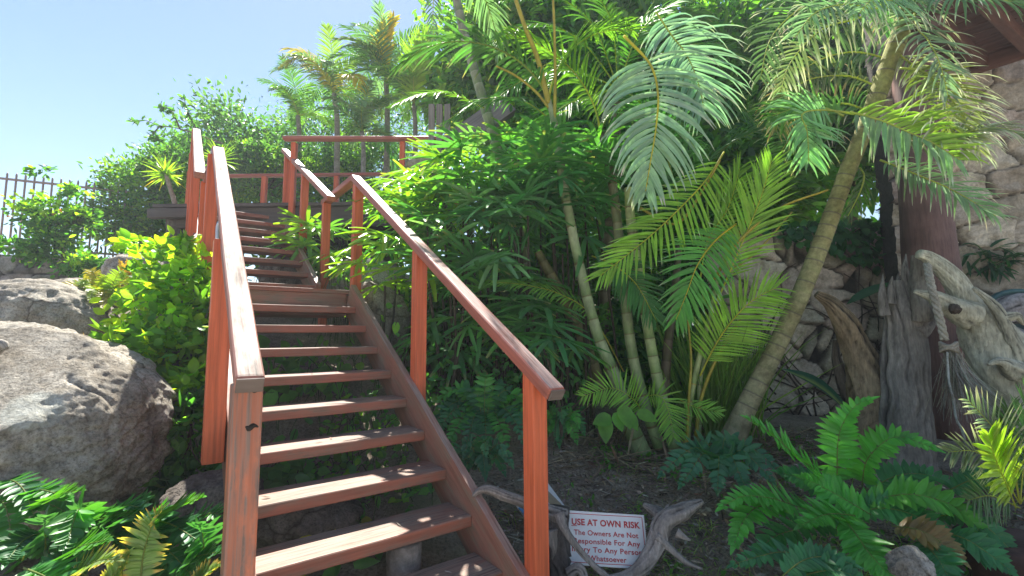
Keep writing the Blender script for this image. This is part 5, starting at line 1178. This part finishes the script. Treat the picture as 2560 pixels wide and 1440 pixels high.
# bottom left
f = fernbase("deep green mass of ferns filling the lower left corner below the big boulder", 150, 1400, 2.1)
for k in range(26):
    bx_, by_, Y = rng.uniform(-20, 520), rng.uniform(1330, 1450), rng.uniform(1.9, 2.5)
    a = rng.uniform(0, 6.283); L_ = rng.uniform(90, 170)
    fernfrond(f, [(bx_, by_, Y), (bx_ + L_ * .4 * math.cos(a), by_ - 50 - 20 * math.sin(a), Y - .03), (bx_ + L_ * .8 * math.cos(a), by_ - 60 + 30 * math.sin(a), Y - .08), (bx_ + L_ * 1.15 * math.cos(a), by_ - 40 + 70 * math.sin(a), Y - .14)], np.array((HD_, HG, HB)[k % 3]) * .75, L=.085, W=.034, n=11)  # fern colours darkened to stand in for shade in this corner
f = fernbase("bright green fern cluster in the bottom left corner before the big boulder", 250, 1420, 2.0)
for pts, c in (([(150, 1345, 2.0), (217, 1310, 1.95), (282, 1290, 1.92), (336, 1277, 1.9)], (.08, .23, .04)), ([(350, 1320, 2.1), (401, 1294, 2.05), (433, 1267, 2.0), (498, 1243, 1.95)], (.10, .26, .04)), ([(110, 1420, 1.8), (162, 1386, 1.78), (206, 1364, 1.75), (262, 1350, 1.72)], (.07, .21, .045)),
               ([(190, 1345, 2.0), (240, 1325, 1.95), (290, 1322, 1.9), (345, 1335, 1.88)], HD_), ([(390, 1300, 2.1), (430, 1312, 2.0), (470, 1335, 1.95), (520, 1370, 1.9)], HD_), ([(330, 1330, 2.1), (380, 1350, 2.0), (430, 1385, 1.9), (480, 1440, 1.85)], HD_),
               ([(20, 1270, 2.2), (70, 1230, 2.15), (110, 1225, 2.1), (170, 1245, 2.05)], HG), ([(60, 1300, 2.1), (110, 1255, 2.05), (150, 1235, 2.0), (195, 1225, 1.98)], (.08, .22, .04)), ([(-20, 1240, 2.2), (10, 1260, 2.1), (25, 1320, 2.0), (20, 1380, 1.9)], HG), ([(-10, 1220, 2.3), (25, 1200, 2.2), (60, 1225, 2.1), (85, 1290, 2.0)], HD_),
               ([(60, 1420, 1.7), (110, 1440, 1.65), (160, 1470, 1.6)], HG), ([(220, 1440, 1.8), (160, 1420, 1.75), (100, 1430, 1.7)], HB), ([(430, 1450, 1.9), (470, 1400, 1.85), (540, 1380, 1.8)], HD_), ([(110, 1330, 2.0), (60, 1350, 1.9), (20, 1400, 1.8)], HD_)):
    fernfrond(f, pts, np.array(c) * .72, L=.085, W=.034, n=12)  # same ferns dimmed by colour, in place of real shade
f = fernbase("pale sword fern with curled brown edges rising at the bottom left", 355, 1440, 1.75)
for pts, L in (([(350, 1470, 1.75), (358, 1390, 1.74), (379, 1315, 1.72), (404, 1275, 1.7)], .085), ([(150, 1475, 1.7), (200, 1425, 1.68), (250, 1400, 1.66), (292, 1398, 1.64)], .07), ([(470, 1475, 1.75), (500, 1440, 1.74), (545, 1415, 1.72)], .05), ([(250, 1480, 1.7), (290, 1430, 1.7), (320, 1385, 1.7)], .06)):
    fernfrond(f, pts, (.16, .22, .10), L=L, W=.02, n=20, tip=(.4, .27, .1), tip_at=.72, droop=.2, narrow=True)
f = thing("sword_fern", "yellowing sword fern on top of the second boulder below the log posts", "fern", gp(*P(270, 760, 4.7)[:2]), FG)
for k in range(14):
    a = k * .449 + .2; e = 1.0 if k % 3 else .7
    x, y = 262 + 90 * math.cos(a) * e, 715 - 30 * math.sin(a) * e + rng.normal(0, 8)
    fernfrond(f, [(265, 765, 4.7), ((265 + x) / 2, 715 - 10 * math.sin(a), 4.68), (x, y, 4.6 + .1 * math.sin(a)), (265 + (x - 265) * 1.25, y + 26, 4.55 + .15 * math.sin(a))], ((.22, .27, .04), (.30, .24, .05), (.15, .22, .04))[k % 3], L=.09, W=.018, n=20, narrow=True)
f = thing("sword_fern", "brown dry sword fern frond standing above the yellowing fern", "fern", gp(*P(330, 720, 5.2)[:2]), FG)
for k in range(6):
    x = 300 + 18 * k; fernfrond(f, [(325, 735, 5.2), ((325 + x) / 2, 690, 5.18), (x, 655, 5.15)], (.30, .18, .05), L=.08, W=.02, n=16, narrow=True)
# ------------------------------------------------------------------ heart-leaved vines under the stairs
def clearstairs(p):
    """drop points that would poke through the stairs"""
    a = (p - L0) @ D; l = (p - L0) @ S; z = p[:, 2] - L0[2]
    bad = (l > -1.22) & (l < .16) & (a > -1) & (a < 3.4) & (z > .609 * np.minimum(a, 2.6) - .34)
    a = (p - U0) @ D; l = (p - U0) @ S; z = p[:, 2] - U0[2]
    bad |= (l > -1.2) & (l < .14) & (a > -.2) & (a < 2.8) & (z > .568 * a - .3)
    return p[~bad]
def vine(label, px, py, Y, w, h, n, cols, L=.12, name="arrowhead_vine", d=.35):
    b = P(px, py, Y); base = onground(b[0], b[1]); r = thing(name, label, "vine", base, "heart-leaved plants around the stairs")
    m = MB(); sx_ = w * Y / FPX; sz_ = h * Y / FPX
    p = b + rng.normal(0, 1, (n, 3)) * [sx_ * .5, d * .5, sz_ * .5]
    p = clearstairs(p); n = len(p)
    g = gz(p[:, 0], p[:, 1]); p[:, 2] = np.maximum(p[:, 2], g + .03); p = clearstairs(p); n = len(p)
    cols = np.array(cols); c = jit(cols[rng.integers(0, len(cols), n)], n, .15)
    strips(m, p, rng.normal(0, .7, (n, 3)) + [0, -.5, -.35], nz(rng.normal(0, .4, (n, 3)) + [0, -.7, .8]), L * rng.uniform(.6, 1.25, n), L * .68 * rng.uniform(.7, 1.15, n), HEART, rng.uniform(.1, .7, n), .16, c)
    m.build("leaves", M_leaf, r)
    t = MB()
    for i in range(min(n, 36)):
        q = p[i]; a = np.array([q[0] + rng.normal(0, .1), q[1] + rng.normal(0, .1), 0]); a[2] = float(gz(a[0], a[1]))
        tube(t, np.array([a, (a + q) / 2 + [0, 0, .05], q]), .0035, 5, (.1, .14, .05), n=8, cap=False)
    t.build("stalks", M_bark, r)
    return r
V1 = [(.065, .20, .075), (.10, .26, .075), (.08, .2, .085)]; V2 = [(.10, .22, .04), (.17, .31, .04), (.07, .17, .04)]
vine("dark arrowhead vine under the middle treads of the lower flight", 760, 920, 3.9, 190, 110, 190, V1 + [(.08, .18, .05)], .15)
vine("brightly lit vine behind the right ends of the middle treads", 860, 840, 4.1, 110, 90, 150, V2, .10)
vine("dark heart-leaved plants under the tread beside the front newel", 720, 1180, 3.1, 120, 90, 110, V1, .12)
vine("broad mixed leaves with a few yellow ones below the lowest two treads", 760, 1350, 2.75, 220, 70, 110, V1 + [(.3, .27, .04)], .11)
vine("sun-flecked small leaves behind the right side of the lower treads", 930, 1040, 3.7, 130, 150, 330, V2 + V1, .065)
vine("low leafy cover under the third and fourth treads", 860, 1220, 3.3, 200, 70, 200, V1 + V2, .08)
vine("leafy plants at the back of the upper treads below the deck", 720, 640, 7.2, 140, 90, 160, V1 + V2, .13)
vine("leafy patch below the landing right of the upper stringer", 850, 690, 5.6, 60, 40, 70, V2, .09)
vine("glossy ground cover under the ferns by the right handrail", 1150, 940, 4.3, 160, 160, 420, V1 + [(.08, .2, .06)], .07)
vine("dim ground cover along the slope behind the right newel", 1330, 1000, 4.5, 200, 130, 380, V1, .07)
r = thing("arrowhead_plant", "pale veined arrowhead plant at the foot of the clump palm stems", "plant", G(1560, 1120), "heart-leaved plants around the stairs")
for (x, y, dx, dz, s_) in ((1510, 1045, -1, -.05, .19), (1545, 1050, .3, -1, .16), (1575, 1045, .5, -.8, .17), (1512, 1065, -.1, -1, .2), (1560, 1030, .25, -.9, .2), (1612, 1035, 1, -.3, .17)):
    m = MB(); p = P(x, y, 3.85)
    strips(m, p[None] - np.array([dx, 0, dz]) * .06, np.array([[dx, -.5, dz]]), (0, -1, .5), s_, s_ * .62, [.35, .95, 1, .85, .5, .03], .25, .14, jit((.13, .28, .06), 1, .06), None)
    m.build("leaf", M_leaf, r)
    t = MB(); tube(t, np.array([[p[0] * .6 + r.location.x * .4, r.location.y, r.location.z], p]), .004, 5, (.25, .18, .06), n=6, cap=False); t.build("stalk", M_bark, r)
# big dark leaf
r = thing("broad_leaf_plant", "single big dark banana-like leaf lying between the leaning trunk and the stumps", "plant", G(2130, 1060))
m = MB(); q = resample(PL([(2140, 1060, 3.75), (2100, 1010, 3.7), (2040, 960, 3.65), (1955, 922, 3.6)]), 9)
w_ = np.array([.03, .2, .3, .36, .38, .34, .26, .14, .01]) * .52
V = []; 
for i in range(9):
    T = nz(q[min(i + 1, 8)] - q[max(i - 1, 0)]); sd = nz(np.cross(T, [0, -.6, .8])); nn = np.cross(sd, T)
    for u in (-1, -.5, 0, .5, 1): V.append(q[i] + sd * w_[i] * u * .5 + nn * (.035 * abs(u)) * w_[i] * 3)
idx = np.arange(45).reshape(9, 5); cc = np.tile([[.02, .075, .06]], (45, 1)); cc[2::5] = (.16, .22, .1)
m.add(V, np.stack([idx[:-1, :-1], idx[:-1, 1:], idx[1:, 1:], idx[1:, :-1]], -1).reshape(-1, 4), cc); m.build("leaf", M_leaf, r)
m = MB(); tube(m, np.array([q[0], q[0] * .4 + np.array(r.location) * .6, np.array(r.location)]), .012, 8, (.1, .14, .06), n=8); m.build("stalk", M_bark, r)
m = MB(); q = PL([(2230, 705, 4.5), (2180, 700, 4.45), (2120, 720, 4.4), (2060, 745, 4.3)])
strips(m, q[:1], nz(q[-1:] - q[:1]), (0, -.4, 1), .62, .13, BROAD, .3, .2, (.025, .08, .05)); solo("broad_leaf_plant", m, M_leaf, "dark pointed leaf stretched between the splintered stump and the curved stump top", "plant")
# ivy on the sandstone wall
iv = thing("ivy", "dark ivy and bare clinging vines on the low sandstone wall", "ivy", P(2130, 900, 5.35))
m = MB(); wb = np.array(b2) - np.array(a2)
for i in range(26):
    u = rng.uniform(.05, .98); z = -1.2 + rng.random() * .5; p = np.array(a2) + wb * u; p[2] = z; pts = [p + [0, -.1, 0]]
    ang = rng.normal(1.57, .5)
    for k in range(8):
        ang += rng.normal(0, .45); p = p + nz(wb) * math.cos(ang) * .2 + UP * abs(math.sin(ang)) * .24
        if p[2] > 1.1: break
        pts.append(p + [0, -.085 + rng.normal(0, .01), 0])
    if len(pts) > 2: tube(m, np.array(pts), np.linspace(.011, .005, len(pts)), 6, (.10, .075, .06), n=len(pts) * 5, rough=.3, rfreq=20)
m.build("bare_vine", M_bark, iv)
m = MB(); n = 330; u = np.clip(rng.beta(3, 1.6, n), 0, 1); p = np.array(a2) + wb * u[:, None]; p[:, 2] = 1.35 - rng.random(n) ** 1.3 * .75 * np.clip(u * 1.4 - .2, .1, 1); p[:, 1] -= .11 + rng.random(n) * .1
strips(m, p, rng.normal(0, .6, (n, 3)) + [0, -.3, -.8], rng.normal(0, .3, (n, 3)) + [0, -1, .3], rng.uniform(.07, .14, n), .09, HEART, .3, .2, jit((.04, .11, .06), n)); m.build("leaves", M_leaf, iv)
m = MB(); n = 90; b = P(2470, 655, 5.0); p = b + rng.normal(0, 1, (n, 3)) * [.14, .05, .06] + [0, -.1, 0]
strips(m, p, rng.normal(0, .8, (n, 3)) + [0, -.4, .1], (0, -.6, .8), rng.uniform(.12, .26, n), .035, PALM, .7, .2, jit((.02, .07, .045), n)); solo("wall_fern", m, M_leaf, "small dark fern growing from a joint of the house wall", "fern")
# small palm at the right edge and its pot
r = thing("pygmy_palm", "small spiky palm in a dark pot at the lower right edge", "palm", P(2545, 1330, 2.5))
for pts, c in (([(2550, 1260, 2.6), (2530, 1170, 2.55), (2490, 1080, 2.5), (2420, 1000, 2.45)], (.10, .14, .09)), ([(2550, 1260, 2.6), (2500, 1180, 2.55), (2440, 1130, 2.5), (2370, 1130, 2.45)], (.12, .14, .10)), ([(2550, 1260, 2.6), (2560, 1150, 2.6), (2570, 1050, 2.6), (2590, 960, 2.6)], (.07, .16, .05)),
               ([(2540, 1270, 2.4), (2520, 1220, 2.35), (2490, 1150, 2.3), (2470, 1090, 2.28)], (.24, .32, .03)), ([(2550, 1260, 2.6), (2610, 1160, 2.6), (2660, 1100, 2.6)], (.08, .16, .05)), ([(2550, 1270, 2.6), (2480, 1240, 2.5), (2420, 1250, 2.4)], (.09, .15, .07)), ([(2550, 1260, 2.6), (2530, 1120, 2.7), (2520, 1020, 2.7)], (.09, .15, .06))):
    pfrond(r, pts, n=24, L=.24, W=.014 if c[0] < .2 else .03, a0=55, a1=25, droop=.25, col=c, tip=(.35, .33, .28) if c[2] > .08 else None, tip_at=.6, start=.2, rr=.004, nrm=(0, -1, .3))
m = MB(); tube(m, np.array([P(2545, 1440, 2.5) + UP * z for z in (-.25, .02, .10, .17, .18, .17, .1)]), [.15, .19, .215, .23, .215, .2, .19], 24, (.10, .055, .045)); m.build("pot", attrmat("dark_clay", .7, 20, .2), r)
# ------------------------------------------------------------------ litter, weeds and grass on the open soil
def soilpts(n, region=None):
    if region is None: region = ((-.2, 3.4), (2.2, 4.8))
    x = rng.uniform(*region[0], n); y = rng.uniform(*region[1], n)
    return np.stack([x, y, gz(x, y)], 1)
m = MB(); n = 13000; p = soilpts(n) + [0, 0, .012]; p[:, 2] += rng.random(n) * .02
lc_ = np.array([(.32, .25, .18), (.45, .37, .28), (.55, .49, .41), (.2, .15, .11), (.36, .25, .15)])
strips(m, p, rng.normal(0, 1, (n, 3)) * [1, 1, .18], rng.normal(0, .35, (n, 3)) + [0, 0, 1], rng.uniform(.015, .07, n), rng.uniform(.006, .02, n), SMALL, .1, .2, jit(lc_[rng.integers(0, 5, n)], n))
n = 900; p = soilpts(n) + [0, 0, .02]; strips(m, p, rng.normal(0, 1, (n, 3)) * [1, 1, .12], (0, 0, 1), rng.uniform(.1, .32, n), rng.uniform(.004, .012, n), PINNA, rng.uniform(-.1, .15, n), .3, jit(lc_[rng.integers(0, 5, n)], n))
n = 520; p = soilpts(n) + [0, 0, .025]; strips(m, p, rng.normal(0, 1, (n, 3)) * [1, 1, .15], rng.normal(0, .4, (n, 3)) + [0, 0, 1], rng.uniform(.05, .11, n), rng.uniform(.02, .04, n), BROAD, rng.uniform(-.2, .4, n), .3, jit(lc_[rng.integers(0, 5, n)], n))
n = 520; p = soilpts(n, ((.4, 2.4), (3.7, 4.7))) + [0, 0, .03]; strips(m, p, rng.normal(0, 1, (n, 3)) * [1, 1, .2], (0, 0, 1), rng.uniform(.2, .55, n), .022, PALM, .1, .3, jit((.40, .31, .21), n))
for k in range(26):   # leaves dropped on the treads
    a_ = int(rng.integers(0, 8)); q_ = LF(a_ * RUN + rng.uniform(.03, .24), rng.uniform(-1.0, -.05), a_ * RISE + .005)
    strips(m, q_[None], rng.normal(0, 1, (1, 3)) * [1, 1, .05], (0, 0, 1), rng.uniform(.02, .06), rng.uniform(.006, .02), SMALL, -.05, .15, jit(lc_[rng.integers(0, 5, 1)], 1))
tag(m.build("leaf_litter", M_bark), kind="stuff")
m = MB(); n = 4200; cz = rng.normal(0, 1, (90, 2)) * [.9, .55] + [1.7, 2.75]; k = rng.integers(0, 90, n); x = cz[k, 0] + rng.normal(0, .07, n); y = cz[k, 1] + rng.normal(0, .07, n)
p = np.stack([x, y, gz(x, y)], 1); strips(m, p, rng.normal(0, .5, (n, 3)) + [0, 0, .75], rng.normal(0, 1, (n, 3)) * [1, 1, .1] + [0, -.4, 0], rng.uniform(.03, .12, n), .005, SMALL, .8, .1, jit((.17, .24, .11), n))
tag(m.build("grass", M_leaf), kind="stuff")
m = MB(); n = 900; cz = rng.uniform(0, 1, (46, 2)) * [2.6, 2.2] + [.1, 2.3]; k = rng.integers(0, 46, n); x = cz[k, 0] + rng.normal(0, .05, n); y = cz[k, 1] + rng.normal(0, .05, n)
p = np.stack([x, y, gz(x, y) + rng.random(n) * .07], 1); strips(m, p, rng.normal(0, 1, (n, 3)) + [0, 0, .3], rng.normal(0, .3, (n, 3)) + [0, -.3, 1], rng.uniform(.02, .045, n), .02, HEART, .2, .15, jit((.075, .19, .04), n))
tag(m.build("weeds", M_leaf), kind="stuff")
# ------------------------------------------------------------------ thin sunlit garden haze
mh, n_, l_ = newmat("haze")
vp = n_.new("ShaderNodeVolumePrincipled"); vp.inputs['Color'].default_value = (.86, .92, 1, 1); vp.inputs['Density'].default_value = .0032; vp.inputs['Anisotropy'].default_value = .2
oh = n_.new("ShaderNodeOutputMaterial"); l_.new(vp.outputs[0], oh.inputs['Volume'])
me = bpy.data.meshes.new("haze"); bm = bmesh.new(); bmesh.ops.create_cube(bm, size=1); bm.to_mesh(me); bm.free(); me.materials.append(mh)
ho = bpy.data.objects.new("haze", me); COL.objects.link(ho)
zmin = float(min(GZ.min(), -3)) - 1
ho.scale = (1900, 1900, 9.5 - zmin); ho.location = (0, 0, (9.5 + zmin) / 2)
tag(ho, kind="stuff")
